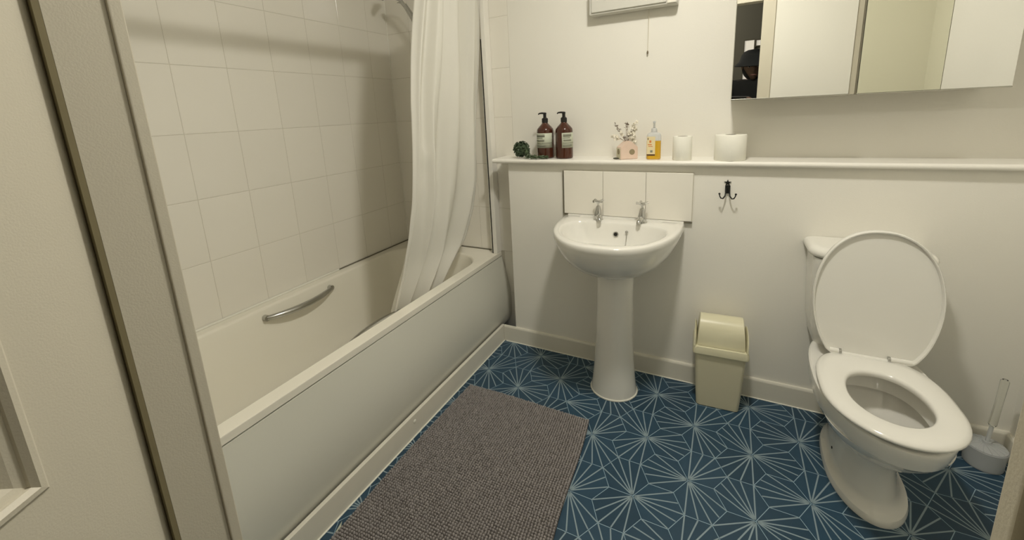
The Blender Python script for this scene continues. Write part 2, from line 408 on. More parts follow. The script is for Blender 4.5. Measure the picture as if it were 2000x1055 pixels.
# plinth
bm = bmesh.new(); box(bm, (-0.016, YD+0.002, 0.0), (0.0, 0.009, 0.0913), 0.0015)
obj('plinth_board', bm, 'gloss', bath, smooth=40)
bm = bmesh.new(); tube(bm, [(0.0022, YD+0.004, 0.0018), (0.0022, -0.006, 0.0018)], 0.0030, 6)
obj('plinth_sealant', bm, 'sealant', bath, smooth=60)
bm = bmesh.new(); lathe(bm, [(0.0075, 0), (0.0072, 0.0015), (0.005, 0.003), (0.001, 0.0035)], n=14)
bmesh.ops.rotate(bm, verts=bm.verts, matrix=Matrix.Rotation(pi/2, 3, 'Y')); bmesh.ops.translate(bm, verts=bm.verts, vec=(0.0, -0.763, 0.063))
obj('screw_cap', bm, 'sealant', bath, smooth=40)
# grips
def grip(xw, sgn, y0, y1, z, zs=0.0):
    pts = []; rad = []
    for i in range(17):
        t = i/16.0; yy = lerp(y0, y1, t); bow = sin(pi*t)
        pts.append((xw+sgn*(0.012+0.036*bow**0.8), yy, z+zs*t-0.004*bow)); rad.append(0.0095+0.0045*sin(pi*t)**0.6)
    bm = bmesh.new(); tube(bm, pts, rad, 10)
    for q in (0, -1):
        p = Vector(pts[q]); tube(bm, [(xw-sgn*0.004, p.y, p.z), (p.x+sgn*0.004, p.y, p.z)], 0.013, 10)
    bmesh.ops.scale(bm, verts=bm.verts, vec=(1, 1, 1)); return bm
o = obj('grip_handle', grip(-0.684, 1, -0.872, -0.538, 0.432, 0.0), 'brushed', bath, smooth=40); o['label'] = 'chrome grip handle on the tiled side of the tub'
o = obj('grip_handle', grip(-0.141, -1, -0.90, -0.565, 0.430), 'brushed', bath, smooth=40); o['label'] = 'chrome grip handle on the room side, mostly hidden by the rim'

# wall post by the curtain
post = thing('screen_post', 'narrow white upright post with black seal standing on the bath rim corner', 'post', (-0.095, D-0.02, RZ))
bm = bmesh.new(); box(bm, (-0.092, 0.088, RZ+0.0005), (-0.067, D-0.0005, 1.84), 0.003); obj('profile', bm, 'shelfpaint', post, smooth=40)
bm = bmesh.new(); box(bm, (-0.0975, 0.089, RZ+0.0005), (-0.0925, D-0.03, 1.62)); obj('black_seal', bm, 'black', post)
bm = bmesh.new(); box(bm, (-0.105, 0.094, RZ+0.0005), (-0.098, D-0.002, 1.50), 0.001); obj('chrome_strip', bm, 'chrome', post)
# curtain rail
rail = thing('curtain_rail', 'white straight shower curtain rail over the bath edge', 'rail', (-0.075, -0.73, 1.87))
bm = bmesh.new(); tube(bm, [(-0.075, YD+0.004, 1.87), (-0.075, D-0.003, 1.87)], 0.018, 16); obj('rod', bm, 'gloss', rail, smooth=40)
for yy, s in ((YD+0.001, 1), (D-0.001, -1)):
    bm = bmesh.new(); tube(bm, [(-0.075, yy, 1.87), (-0.075, yy+s*0.012, 1.87)], 0.028, 16); obj('end_flange', bm, 'gloss', rail, smooth=40)
# curtain
LY = [(0.40, -0.635), (0.46, -0.622), (0.60, -0.575), (0.74, -0.548), (0.90, -0.521), (1.10, -0.497), (1.30, -0.472), (1.50, -0.44), (1.70, -0.405), (1.86, -0.37)]
RYT = [(0.40, -0.24), (0.50, -0.15), (0.60, -0.055), (0.75, -0.005), (0.90, 0.030), (1.17, 0.055), (1.43, 0.075), (1.66, 0.080), (1.86, 0.08)]
CX = [(0.40, -0.205), (0.46, -0.19), (0.60, -0.165), (0.75, -0.14), (0.90, -0.125), (1.3, -0.11), (1.86, -0.078)]
bm = bmesh.new(); NU, NV = 130, 44; grid = []
for j in range(NV+1):
    z = 0.385+(1.852-0.385)*j/NV; row = []
    yl, yr, xc = interp(LY, z), interp(RYT, z), interp(CX, z)
    top = (z-0.385)/1.467
    for i in range(NU+1):
        u = i/NU; ph = 2*pi*(4.1*u+0.22*sin(5.1*u))
        amp = 0.024+0.008*sin(3*u+1)
        prim = sin(ph+0.5*sin(2.1*z+4*u)+0.35*sin(3.3*z))
        sec = sin(2.3*ph+1.3*z+2.0)*0.22*(0.4+0.6*top)
        x = xc + amp*(prim+sec)*(0.75+0.5*(1-top)*u) + 0.006*sin(7*z+9*u)
        yy = lerp(yl, yr, u) + 0.010*cos(ph+0.6)*(1 if 0.02 < u < 0.98 else 0)
        # soft crease where the cloth has been caught, as in the photo
        g = math.exp(-((u-0.18)/0.07)**2-((z-1.08)/0.03)**2); x += 0.012*g
        row.append(bm.verts.new((x, yy, z)))
    grid.append(row)
for j in range(NV):
    for i in range(NU): bm.faces.new((grid[j][i], grid[j][i+1], grid[j+1][i+1], grid[j+1][i]))
cur = thing('shower_curtain', 'white translucent fabric shower curtain gathered at the tap end of the bath', 'curtain', (-0.1, -0.2, 1.86))
o = obj('curtain_cloth', bm, 'curtain', cur, smooth=180)
md = o.modifiers.new('thick', 'SOLIDIFY'); md.thickness = 0.0008
for k in range(7):
    yy = -0.35+0.07*k; bm = bmesh.new()
    tube(bm, [(-0.075+0.0225*cos(a), yy, 1.866+0.0225*sin(a)) for a in [2*pi*i/14 for i in range(15)]], 0.0016, 6)
    obj('ring', bm, 'gloss', cur, smooth=60)

# shower riser with handset
sh = thing('shower_handset', 'chrome shower handset with hose on the tiled wall behind the curtain', 'shower', (-0.44, D, 1.2))
bm = bmesh.new(); tube(bm, [(-0.40, 0.10, 1.0), (-0.40, 0.10, 1.95)], 0.009, 10)
for z in (1.02, 1.93): tube(bm, [(-0.40, 0.10, z), (-0.40, D-0.0005, z)], 0.011, 10)
obj('riser_rail', bm, 'chrome', sh, smooth=40)
bm = bmesh.new(); tube(bm, [(-0.428, 0.055, 1.655), (-0.45, 0.05, 1.70), (-0.483, 0.045, 1.765), (-0.515, 0.035, 1.825), (-0.54, 0.025, 1.862), (-0.565, 0.01, 1.885)], [0.010, 0.011, 0.0105, 0.010, 0.011, 0.016], 12)
obj('handle', bm, 'brushed', sh, smooth=40)
bm = bmesh.new(); lathe(bm, [(0.015, 0.025), (0.036, 0.014), (0.047, 0.004), (0.047, -0.004), (0.042, -0.008)], n=24)
bmesh.ops.rotate(bm, verts=bm.verts, matrix=Matrix.Rotation(0.75, 3, 'X') @ Matrix.Rotation(-0.5, 3, 'Y')); bmesh.ops.translate(bm, verts=bm.verts, vec=(-0.585, -0.018, 1.893))
obj('spray_head', bm, 'brushed', sh, smooth=40)
bm = bmesh.new(); tube(bm, [(-0.418, 0.052, 1.64), (-0.405, 0.05, 1.55), (-0.36, 0.05, 1.2), (-0.34, 0.06, 0.95), (-0.36, 0.10, 0.85)], 0.006, 8)
obj('hose', bm, 'brushed', sh, smooth=60)
bm = bmesh.new(); box(bm, (-0.425, 0.045, 1.645), (-0.385, 0.115, 1.685), 0.006); obj('holder', bm, 'brushed', sh, smooth=40)
bm = bmesh.new(); tube(bm, [(-0.44, 0.075, 1.67), (-0.462, 0.070, 1.73), (-0.50, 0.065, 1.80), (-0.53, 0.06, 1.845), (-0.58, 0.06, 1.86), (-0.60, 0.075, 1.865)], 0.0035, 6); obj('inlet_pipe', bm, 'brushed', sh, smooth=60)

# ------------------------------------------------------------------ wash basin
basin = thing('wash_basin', 'white half-round pedestal wash basin with two chrome taps', 'basin', (0.648, -0.17, 0))
half_out = [(0, -0.440), (0.06, -0.436), (0.12, -0.412), (0.172, -0.366), (0.212, -0.305), (0.240, -0.235), (0.256, -0.16), (0.263, -0.085), (0.266, -0.02), (0.262, 0.004), (0.245, 0.008), (0.13, 0.008)]
BXC = 0.645
pts = [(BXC+x, y, 0) for x, y in half_out] + [(BXC, 0.008, 0)] + [(BXC-x, y, 0) for x, y in reversed(half_out[1:])]
NB = 72
OUT = smooth_poly(pts, NB)
OUT = [Vector((v.x, min(v.y, 0.0088), 0)) for v in OUT]
half_in = [(0, -0.388), (0.07, -0.383), (0.13, -0.352), (0.175, -0.300), (0.203, -0.235), (0.210, -0.175), (0.195, -0.125), (0.155, -0.098), (0.08, -0.088)]
pts = [(BXC+x, y, 0) for x, y in half_in] + [(BXC, -0.086, 0)] + [(BXC-x, y, 0) for x, y in reversed(half_in[1:])]
INN = smooth_poly(pts, NB)
def ell(cx_, cy_, rx, ry, z): return None
neck = [Vector((BXC+0.006+0.085*sin(2*pi*i/NB), -0.165-0.088*cos(2*pi*i/NB), 0)) for i in range(NB)]
def mixr(A, B, t, z): return [(lerp(a.x, b.x, t), lerp(a.y, b.y, t), z) for a, b in zip(A, B)]
drainc = [Vector((BXC+0.02*sin(2*pi*i/NB), -0.215-0.02*cos(2*pi*i/NB), 0)) for i in range(NB)]
def inset(A, k, c): return [Vector((c[0]+(a.x-c[0])*k, c[1]+(a.y-c[1])*k, 0)) for a in A]
cen = (BXC, -0.2)
rs = [mixr(neck, OUT, 0.0, 0.563), mixr(neck, OUT, 0.16, 0.573), mixr(neck, OUT, 0.36, 0.590), mixr(neck, OUT, 0.56, 0.612), mixr(neck, OUT, 0.73, 0.640), mixr(neck, OUT, 0.86, 0.672),
      mixr(neck, OUT, 0.945, 0.705), mixr(neck, OUT, 0.982, 0.722), mixr(neck, OUT, 0.985, 0.727), mixr(neck, OUT, 1.0, 0.733), mixr(neck, OUT, 1.0, 0.745), mixr(neck, OUT, 0.992, 0.7515), mixr(neck, OUT, 0.975, 0.755)]
I1 = inset(INN, 1.055, cen); I2 = inset(INN, 1.02, cen)
rs += [mixr(OUT, I1, 0.5, 0.7560), [(v.x, v.y, 0.7555) for v in I1], [(v.x, v.y, 0.7525) for v in I2], [(v.x, v.y, 0.744) for v in INN],
       mixr(INN, drainc, 0.06, 0.722), mixr(INN, drainc, 0.15, 0.690), mixr(INN, drainc, 0.30, 0.655), mixr(INN, drainc, 0.52, 0.628), mixr(INN, drainc, 0.78, 0.612), mixr(INN, drainc, 1.0, 0.607)]
bm = bmesh.new(); rings(bm, rs); obj('bowl', bm, 'ceramic', basin, smooth=60)
# low back upstand along the wall
bm = bmesh.new(); box(bm, (BXC-0.255, -0.008, 0.75), (BXC+0.262, 0.009, 0.7605), 0.003); obj('back_upstand', bm, 'ceramic', basin, smooth=40)
# pedestal
bm = bmesh.new()
PR = [(0.0, 0.100, 0.094, 0.652, -0.168), (0.012, 0.100, 0.094, 0.652, -0.168), (0.05, 0.094, 0.090, 0.652, -0.168), (0.14, 0.086, 0.086, 0.652, -0.166), (0.28, 0.078, 0.082, 0.653, -0.165), (0.45, 0.0755, 0.083, 0.654, -0.164), (0.575, 0.076, 0.086, 0.655, -0.163), (0.60, 0.070, 0.08, 0.655, -0.163)]
rings(bm, [[(cx_+rx*cos(2*pi*i/48), cy_+ry*sin(2*pi*i/48), z) for i in range(48)] for z, rx, ry, cx_, cy_ in PR])
obj('pedestal', bm, 'ceramic', basin, smooth=60)
bm = bmesh.new(); tube(bm, [(0.652+0.101*cos(a), -0.168+0.095*sin(a), 0.003) for a in [2*pi*i/40 for i in range(41)]], 0.0042, 6, cap=False)
obj('base_sealant', bm, 'sealant', basin, smooth=60)
def pillar_tap(x, y, rz):
    T = bpy.data.objects.new('tap', None)
    bm = bmesh.new()
    lathe(bm, [(0.0225, 0), (0.0225, 0.004), (0.019, 0.007), (0.0185, 0.022), (0.0165, 0.034), (0.0125, 0.050), (0.0105, 0.058), (0.009, 0.064)], n=20)
    tube(bm, [(0, -0.004, 0.020), (0, -0.022, 0.0225), (0, -0.040, 0.022), (0, -0.052, 0.017), (0, -0.056, 0.008)], [0.0125, 0.0115, 0.0105, 0.0095, 0.009], 12)
    b = obj('tap', bm, 'chrome', basin, smooth=40)
    bm = bmesh.new(); lathe(bm, [(0.0055, 0.060), (0.0045, 0.070), (0.0065, 0.076), (0.0095, 0.080), (0.0095, 0.086), (0.006, 0.090), (0.001, 0.0905)], n=14)
    for k in range(4):
        a = pi/4*0+k*pi/2+0.5
        tube(bm, [(0.004*cos(a), 0.004*sin(a), 0.083), (0.016*cos(a), 0.016*sin(a), 0.0865), (0.0255*cos(a), 0.0255*sin(a), 0.088)], [0.0055, 0.005, 0.0062], 8)
    h = obj('tap_handle', bm, 'chrome', None, smooth=40)
    b.parent = basin; b.matrix_parent_inverse = Matrix(); b.location = (x-0.648, y+0.17, 0.7545); b.rotation_euler = (0, 0, rz)
    h.parent = b
    return b
pillar_tap(0.551, -0.052, 0.35); pillar_tap(0.742, -0.048, -0.1)
def disc(bm, c, nrm, prof, n=16):
    q = Vector((0, 0, 1)).rotation_difference(Vector(nrm)).to_matrix()
    s = len(bm.verts); lathe(bm, prof, n=n); bm.verts.ensure_lookup_table()
    vs = bm.verts[s:]; bmesh.ops.rotate(bm, verts=vs, matrix=q); bmesh.ops.translate(bm, verts=vs, vec=c)
bm = bmesh.new(); disc(bm, (0.641, -0.1010, 0.708), (0, -0.97, 0.22), [(0.0115, -0.003), (0.0115, 0.0012), (0.0085, 0.002)], 18); obj('overflow_ring', bm, 'brushed', basin, smooth=40)
bm = bmesh.new(); disc(bm, (0.641, -0.1013, 0.708), (0, -0.97, 0.22), [(0.008, 0.0015), (0.0075, 0.0026)], 16); obj('overflow_hole', bm, 'dark', basin)
bm = bmesh.new(); disc(bm, (0.688, -0.100, 0.722), (0, -0.97, 0.22), [(0.006, -0.002), (0.006, 0.003), (0.003, 0.005)], 12)
tube(bm, [(0.688, -0.104, 0.720), (0.6885, -0.108, 0.700), (0.688, -0.122, 0.672), (0.685, -0.145, 0.648), (0.675, -0.18, 0.628), (0.66, -0.205, 0.618)], 0.0018, 6)
obj('plug_chain', bm, 'brushed', basin, smooth=60)
bm = bmesh.new(); lathe(bm, [(0.021, 0), (0.021, 0.004), (0.015, 0.008), (0.003, 0.009)], c=(BXC, -0.215, 0.606), n=18); obj('plug', bm, 'brushed', basin, smooth=40)
# splashback tiles
sp = thing('splashback', 'row of three white tiles with grimy sealed edge behind the basin taps', 'splashback', (0.653, 0.01, 0.76))
bm = bmesh.new(); box(bm, (0.368, 0.004, 0.758), (0.938, 0.0099, 0.969)); obj('tile_bed', bm, 'grout', sp)
e = [0.371, 0.559, 0.748, 0.936]
for a, b in zip(e[:-1], e[1:]):
    o = put_tile(sp, 0, 0, 0, b-a, 0.207, False); o.location = ((a+b)/2-0.653, 0.0045-0.01, 0.865-0.76)
for a, b in (((0.3665, -0.0035, 0.761), (0.3695, 0.0095, 0.968)), ((0.3665, -0.0035, 0.754), (0.392, 0.0095, 0.7605)), ((0.905, -0.0035, 0.7545), (0.9385, 0.0095, 0.7605))):
    bm = bmesh.new(); box(bm, a, b, 0.0008); obj('edge_seal', bm, 'mould', sp, smooth=40)  # dark strips along the left edge and the bottom corners

# ------------------------------------------------------------------ toilet
TX = 1.502
toilet = thing('toilet', 'white close-coupled toilet with lid raised against the cistern', 'toilet', (TX, -0.3, 0))
def egg(hw, yf, yb, z, n=56, ex=2.0, cx_=TX, bx=2.6):
    """pan outline: rounded front, squarer back"""
    ym = lerp(yf, yb, 0.45); out = []
    for i in range(n):
        a = 2*pi*i/n; s, c = sin(a), cos(a)
        k = ex if c > 0 else bx
        x = hw*math.copysign(abs(s)**(2/k), s)
        y = ym + (math.copysign(abs(c)**(2/k), c))*((yf-ym) if c > 0 else (ym-yb))
        out.append((cx_+x, y, z))
    return out
F0 = 1.513
rs = [egg(0.104, -0.490, -0.060, 0.0, cx_=F0), egg(0.105, -0.491, -0.060, 0.010, cx_=F0), egg(0.102, -0.487, -0.062, 0.022, cx_=F0), egg(0.088, -0.472, -0.066, 0.032, cx_=F0), egg(0.079, -0.455, -0.07, 0.055, cx_=F0-0.002),
      egg(0.073, -0.444, -0.07, 0.12, cx_=F0-0.004), egg(0.075, -0.447, -0.065, 0.175, cx_=F0-0.006), egg(0.090, -0.465, -0.06, 0.205, cx_=F0-0.008), egg(0.112, -0.510, -0.05, 0.235),
      egg(0.134, -0.556, -0.04, 0.262), egg(0.149, -0.590, -0.035, 0.290), egg(0.1545, -0.603, -0.03, 0.306), egg(0.158, -0.612, -0.03, 0.312), egg(0.1605, -0.619, -0.028, 0.335), egg(0.1630, -0.625, -0.025, 0.358), egg(0.1622, -0.624, -0.025, 0.3675), egg(0.157, -0.618, -0.03, 0.3720),
      egg(0.122, -0.577, -0.245, 0.3720), egg(0.116, -0.571, -0.252, 0.368), egg(0.112, -0.567, -0.256, 0.335), egg(0.111, -0.565, -0.258, 0.310), egg(0.146, -0.598, -0.225, 0.309),
      egg(0.134, -0.580, -0.235, 0.280), egg(0.105, -0.545, -0.275, 0.245), egg(0.080, -0.49, -0.285, 0.205), egg(0.062, -0.45, -0.30, 0.185)]
bm = bmesh.new(); rings(bm, rs); obj('pan', bm, 'ceramic', toilet, smooth=38)
bm = bmesh.new(); lathe(bm, [(0.0045, -0.001), (0.0045, 0.001), (0.002, 0.0016)], n=10)
bmesh.ops.rotate(bm, verts=bm.verts, matrix=Matrix.Rotation(-pi/2, 3, 'Y')); bmesh.ops.translate(bm, verts=bm.verts, vec=(1.4315, -0.27, 0.060)); obj('fixing_hole', bm, 'dark', toilet)
# seat ring
def eg(hw, yf, yb, z, ex=2.0, bx=3.0): return egg(hw, yf, yb, z, ex=ex, bx=bx)
rs = [eg(0.150, -0.615, -0.212, 0.3800), eg(0.158, -0.626, -0.208, 0.3830), eg(0.1605, -0.630, -0.206, 0.388), eg(0.1585, -0.628, -0.207, 0.394), eg(0.150, -0.618, -0.210, 0.3985), eg(0.13, -0.598, -0.24, 0.4005),
      egg(0.100, -0.564, -0.300, 0.3995, bx=2.2), egg(0.095, -0.558, -0.307, 0.3965, bx=2.2), egg(0.092, -0.555, -0.311, 0.389, bx=2.2), egg(0.095, -0.558, -0.308, 0.3800, bx=2.2)]
bm = bmesh.new(); rings(bm, rs+[rs[0]], cap0=False, cap1=False); bmesh.ops.remove_doubles(bm, verts=bm.verts, dist=1e-6)
seat = obj('seat', bm, 'ceramic', toilet, smooth=60)
for dx, yy in ((-0.135, -0.33), (0.135, -0.33), (-0.12, -0.50), (0.12, -0.50)):
    bm = bmesh.new(); box(bm, (TX+dx-0.008, yy-0.012, 0.3715), (TX+dx+0.008, yy+0.012, 0.3815), 0.002); obj('buffer', bm, 'frost', seat, smooth=40)
# raised lid (outline in x/z) with a raised lip round the inner face
LH = [(0.0, 0.824), (0.038, 0.820), (0.071, 0.807), (0.100, 0.786), (0.126, 0.755), (0.147, 0.714), (0.161, 0.665), (0.168, 0.610), (0.1665, 0.552), (0.157, 0.496), (0.141, 0.446), (0.121, 0.410), (0.104, 0.394)]
pts = [(x, z, 0) for x, z in LH]+[(0, 0.392, 0)]+[(-x, z, 0) for x, z in reversed(LH[1:])]
LO = smooth_poly(pts, 72)
def lid_ring(k, y):
    cz = 0.61
    return [(1.509+v.x*k, y-0.014+0.10*(v.y-0.4), cz+(v.y-cz)*k) for v in LO]
rs = [lid_ring(0.95, -0.2040), lid_ring(0.955, -0.2100), lid_ring(0.968, -0.2150), lid_ring(0.985, -0.2155), lid_ring(0.997, -0.2120), lid_ring(1.0, -0.2060), lid_ring(0.997, -0.199), lid_ring(0.97, -0.1955), lid_ring(0.90, -0.194)]
bm = bmesh.new(); rings(bm, rs); obj('lid', bm, 'ceramic', toilet, smooth=50)
for sx in (-1, 1):
    xx = 1.509+sx*0.078
    bm = bmesh.new(); tube(bm, [(xx-0.028*(1 if sx > 0 else -0.0)-(0.03 if sx < 0 else 0), -0.222, 0.404), (xx+(0.028 if sx > 0 else 0.0), -0.222, 0.404)], 0.0085, 12)
    h = obj('hinge', bm, 'ceramic', toilet, smooth=40)
    bm = bmesh.new(); a = xx-0.028 if sx > 0 else xx
    tube(bm, [(a-0.004, -0.222, 0.404), (a+0.003, -0.222, 0.404)], 0.0092, 12); obj('hinge_pin', bm, 'brushed', h, smooth=40)
# cistern
def cis(x0, x1, y0, y1, r, z): return rrect(x0, x1, y0, y1, r, z, 7, [0.004, 0.004, r, r])
bm = bmesh.new()
rings(bm, [cis(1.395, 1.610, -0.135, 0.009, 0.04, 0.355), cis(1.372, 1.634, -0.145, 0.009, 0.04, 0.372), cis(1.360, 1.648, -0.150, 0.009, 0.04, 0.44), cis(1.352, 1.656, -0.152, 0.009, 0.04, 0.56), cis(1.346, 1.664, -0.154, 0.009, 0.04, 0.69), cis(1.346, 1.664, -0.154, 0.009, 0.04, 0.70)])
obj('cistern', bm, 'ceramic', toilet, smooth=45)
bm = bmesh.new()
rings(bm, [cis(1.343, 1.667, -0.156, 0.009, 0.060, 0.7005), cis(1.334, 1.677, -0.164, 0.009, 0.065, 0.706), cis(1.331, 1.680, -0.167, 0.009, 0.068, 0.716), cis(1.334, 1.677, -0.164, 0.009, 0.066, 0.727), cis(1.342, 1.669, -0.156, 0.008, 0.060, 0.7345), cis(1.36, 1.65, -0.138, 0.007, 0.045, 0.7385)])
obj('cistern_lid', bm, 'ceramic', toilet, smooth=45)

# ------------------------------------------------------------------ swing bin
binr = thing('swing_bin', 'small cream plastic swing-top bin standing between basin and toilet', 'bin', (1.07, -0.078, 0), radians(3))
def rr3(hx, hy, r, z, n=5): return rrect(-hx, hx, -hy, hy, r, z, n)
bm = bmesh.new(); rings(bm, [rr3(0.076, 0.054, 0.012, 0.0), rr3(0.080, 0.058, 0.014, 0.004), rr3(0.084, 0.062, 0.014, 0.06), rr3(0.093, 0.070, 0.014, 0.252)])
child(obj('body', bm, 'bin', binr, smooth=40), binr)
bm = bmesh.new()
rings(bm, [rr3(0.094, 0.071, 0.014, 0.250), rr3(0.101, 0.078, 0.014, 0.250), rr3(0.103, 0.080, 0.014, 0.254), rr3(0.102, 0.079, 0.014, 0.272), rr3(0.099, 0.0765, 0.013, 0.282), rr3(0.094, 0.072, 0.012, 0.2835), rr3(0.087, 0.066, 0.008, 0.282), rr3(0.086, 0.065, 0.008, 0.262)], cap0=True, cap1=True)
child(obj('rim', bm, 'binlid', binr, smooth=40), binr)
def arch(h, hw, n=14, z0=0.281, p=0.75): return [(hw*-cos(pi*i/n), z0+h*(max(sin(pi*i/n), 0)**p)) for i in range(n+1)]
for s in (-1, 1):
    bm = bmesh.new(); A = arch(0.070, 0.076); B = arch(0.062, 0.070)
    rings(bm, [[(s*0.097, y, z) for y, z in A], [(s*0.0945, y, z+0.0015) for y, z in A], [(s*0.0895, y, z) for y, z in B]], close=True)
    child(obj('side_cheek', bm, 'binlid', binr, smooth=40), binr)
A = arch(0.112, 0.0635, p=0.7)
bm = bmesh.new(); rings(bm, [[(x*(1-0.9*(z-0.281)), y*k, 0.281+(z-0.281)*k) for y, z in A] for x, k in ((-0.0885, 0.97), (-0.0865, 1.0), (0.0865, 1.0), (0.0885, 0.97))])
child(obj('swing_flap', bm, 'binlid', binr, smooth=50), binr)

# ------------------------------------------------------------------ toilet brush
br = thing('toilet_brush', 'clear plastic toilet brush in a frosted round holder beside the toilet', 'toilet brush', (1.888, -0.072, 0))
bm = bmesh.new(); lathe(bm, [(0.047, 0), (0.049, 0.003), (0.051, 0.066), (0.0525, 0.070), (0.051, 0.072), (0.049, 0.068), (0.046, 0.006)], n=32, cap1=True)
child(obj('holder', bm, 'frost', br, smooth=40), br)
bm = bmesh.new(); lathe(bm, [(0.050, 0.0705), (0.050, 0.074), (0.03, 0.079), (0.012, 0.082), (0.010, 0.09)], n=32)
for k in range(16):
    a = 2*pi*k/16; tube(bm, [(0.014*cos(a), 0.014*sin(a), 0.0825), (0.047*cos(a+0.3), 0.047*sin(a+0.3), 0.0755)], 0.0016, 5)
child(obj('ribbed_cover', bm, 'frost', br, smooth=40), br)
bm = bmesh.new(); tube(bm, [(0, 0, 0.085), (0.004, 0.001, 0.15)], 0.0055, 10); child(obj('stem', bm, 'frost', br, smooth=40), br)
bm = bmesh.new(); tube(bm, [(0.004, 0.001, 0.15), (0.004, 0.001, 0.155), (0.008, 0.001, 0.235), (0.011, 0.002, 0.318), (0.011, 0.002, 0.324)], [0.0085, 0.0105, 0.0095, 0.0105, 0.007], 12); child(obj('handle', bm, 'clear', br, smooth=40), br)

# ------------------------------------------------------------------ bath mat
mt = thing('bath_mat', 'grey brown chenille bath mat lying on the blue floor beside the bath', 'mat', (0.33, -0.83, 0))
P00, P10, P01, P11 = (0.038, -0.420), (0.611, -0.414), (0.040, -1.245), (0.682, -1.235)
def mp(u, v):
    a = (lerp(P00[0], P10[0], u), lerp(P00[1], P10[1], u)); b = (lerp(P01[0], P11[0], u), lerp(P01[1], P11[1], u))
    x, y = lerp(a[0], b[0], v), lerp(a[1], b[1], v)
    return x - 0.010*sin(pi*v)*(1-u) + 0.004*sin(9*v)*u, y+0.004*sin(5*u)
bm = bmesh.new(); g = []
NUu, NVv = 14, 20
for j in range(NVv+1): g.append([bm.verts.new((*mp(i/NUu, j/NVv), 0.007)) for i in range(NUu+1)])
lowr = []
for j in range(NVv):
    for i in range(NUu): bm.faces.new((g[j][i], g[j][i+1], g[j+1][i+1], g[j+1][i]))
bmesh.ops.recalc_face_normals(bm, faces=bm.faces[:])
r = bmesh.ops.extrude_face_region(bm, geom=bm.faces[:]); bmesh.ops.translate(bm, verts=[v for v in r['geom'] if isinstance(v, bmesh.types.BMVert)], vec=(0, 0, -0.0065))
obj('backing', bm, 'matbase', mt, smooth=30)
vs, fs = [], []
nu, nv = 64, 90
for j in range(nv):
    for i in range(nu):
        u, v = (i+0.5)/nu, (j+0.5)/nv
        if u < .03 or u > .985: pass
        x, y = mp(u, v); x += random.uniform(-.0006, .0006); y += random.uniform(-.0006, .0006)
        rr_ = 0.0041*random.uniform(0.9, 1.12); h = 0.0068*random.uniform(0.8, 1.2); b0 = len(vs)
        lx, ly = random.uniform(-.0015, .0015), random.uniform(-.0015, .0015)
        for (q, z) in ((1.0, 0.0), (0.92, 0.55), (0.5, 0.92)):
            for k in range(6):
                a = pi/3*k; vs.append((x+rr_*q*cos(a)+lx*z, y+rr_*q*sin(a)+ly*z, 0.0068+h*z))
        vs.append((x+lx, y+ly, 0.0068+h))
        for t in (0, 6):
            for k in range(6): fs.append((b0+t+k, b0+t+(k+1) % 6, b0+t+6+(k+1) % 6, b0+t+6+k))
        for k in range(6): fs.append((b0+12+k, b0+12+(k+1) % 6, b0+18))
me = bpy.data.meshes.new('pile'); me.from_pydata(vs, [], fs)
o = link('pile', me, mt, ['pile'], smooth=180); o['kind'] = 'stuff'
bm = bmesh.new(); q = [bm.verts.new(c) for c in ((0.020, -1.150, 0.0005), (0.036, -1.168, 0.0012), (0.045, -1.190, 0.0035), (0.030, -1.184, 0.0008))]
f = bm.faces.new(q); r = bmesh.ops.extrude_face_region(bm, geom=[f]); bmesh.ops.translate(bm, verts=[v for v in r['geom'] if isinstance(v, bmesh.types.BMVert)], vec=(0, 0, 0.0007))
o = obj('care_tag', bm, 'label', mt); o['label'] = 'small white care tag'

# ------------------------------------------------------------------ mirror cabinet
cab = thing('mirror_cabinet', 'wide wall cabinet with mirrored doors above the toilet', 'cabinet', (1.42, D, 1.256))
CY = -0.040
bm = bmesh.new(); box(bm, (1.056, CY+0.006, 1.258), (1.792, D-0.0005, 1.86), 0.002); obj('body', bm, 'greyedge', cab, smooth=40)
def mdoor(x0, x1, ang, m, hinge='L'):
    d = bpy.data.objects.new('door', None)
    w_ = x1-x0; t = 0.0045
    bm = bmesh.new(); x_ = (0, w_) if hinge == 'L' else (-w_, 0)
    box(bm, (x_[0], -t, 0), (x_[1], 0.0, 0.603), 0.0008)
    o = obj('door', bm, m, cab)
    o.matrix_parent_inverse = Matrix(); px = x0 if hinge == 'L' else x1
    o.location = (px-1.42, CY-D, 0.0005); o.rotation_euler = (0, 0, ang)
    bm = bmesh.new()
    box(bm, (x_[0], -t-0.001, -0.0035), (x_[1], 0.002, -0.0001))
    e = obj('bottom_edge', bm, 'alu', None); e.parent = o
    return o
d1 = mdoor(1.056, 1.4045, radians(-1.05), 'mirror', 'L')
d2 = mdoor(1.4285, 1.6325, radians(-1.7), 'mirror_tint', 'L'); d2['label'] = 'middle door with greener glass'
d3 = mdoor(1.6355, 1.792, radians(-0.9), 'mirror', 'R')
bm = bmesh.new(); box(bm, (1.4052, CY-0.0045, 1.2555), (1.4218, CY+0.0055, 1.858), 0.001); obj('grey_divider', bm, 'greyedge', cab, smooth=30)
for a, b in ((1.4222, 1.4272), (1.6328, 1.6352)):
    bm = bmesh.new(); box(bm, (a, CY-0.0035, 1.2540), (b, CY+0.0055, 1.858)); obj('dark_divider', bm, 'mould', cab)

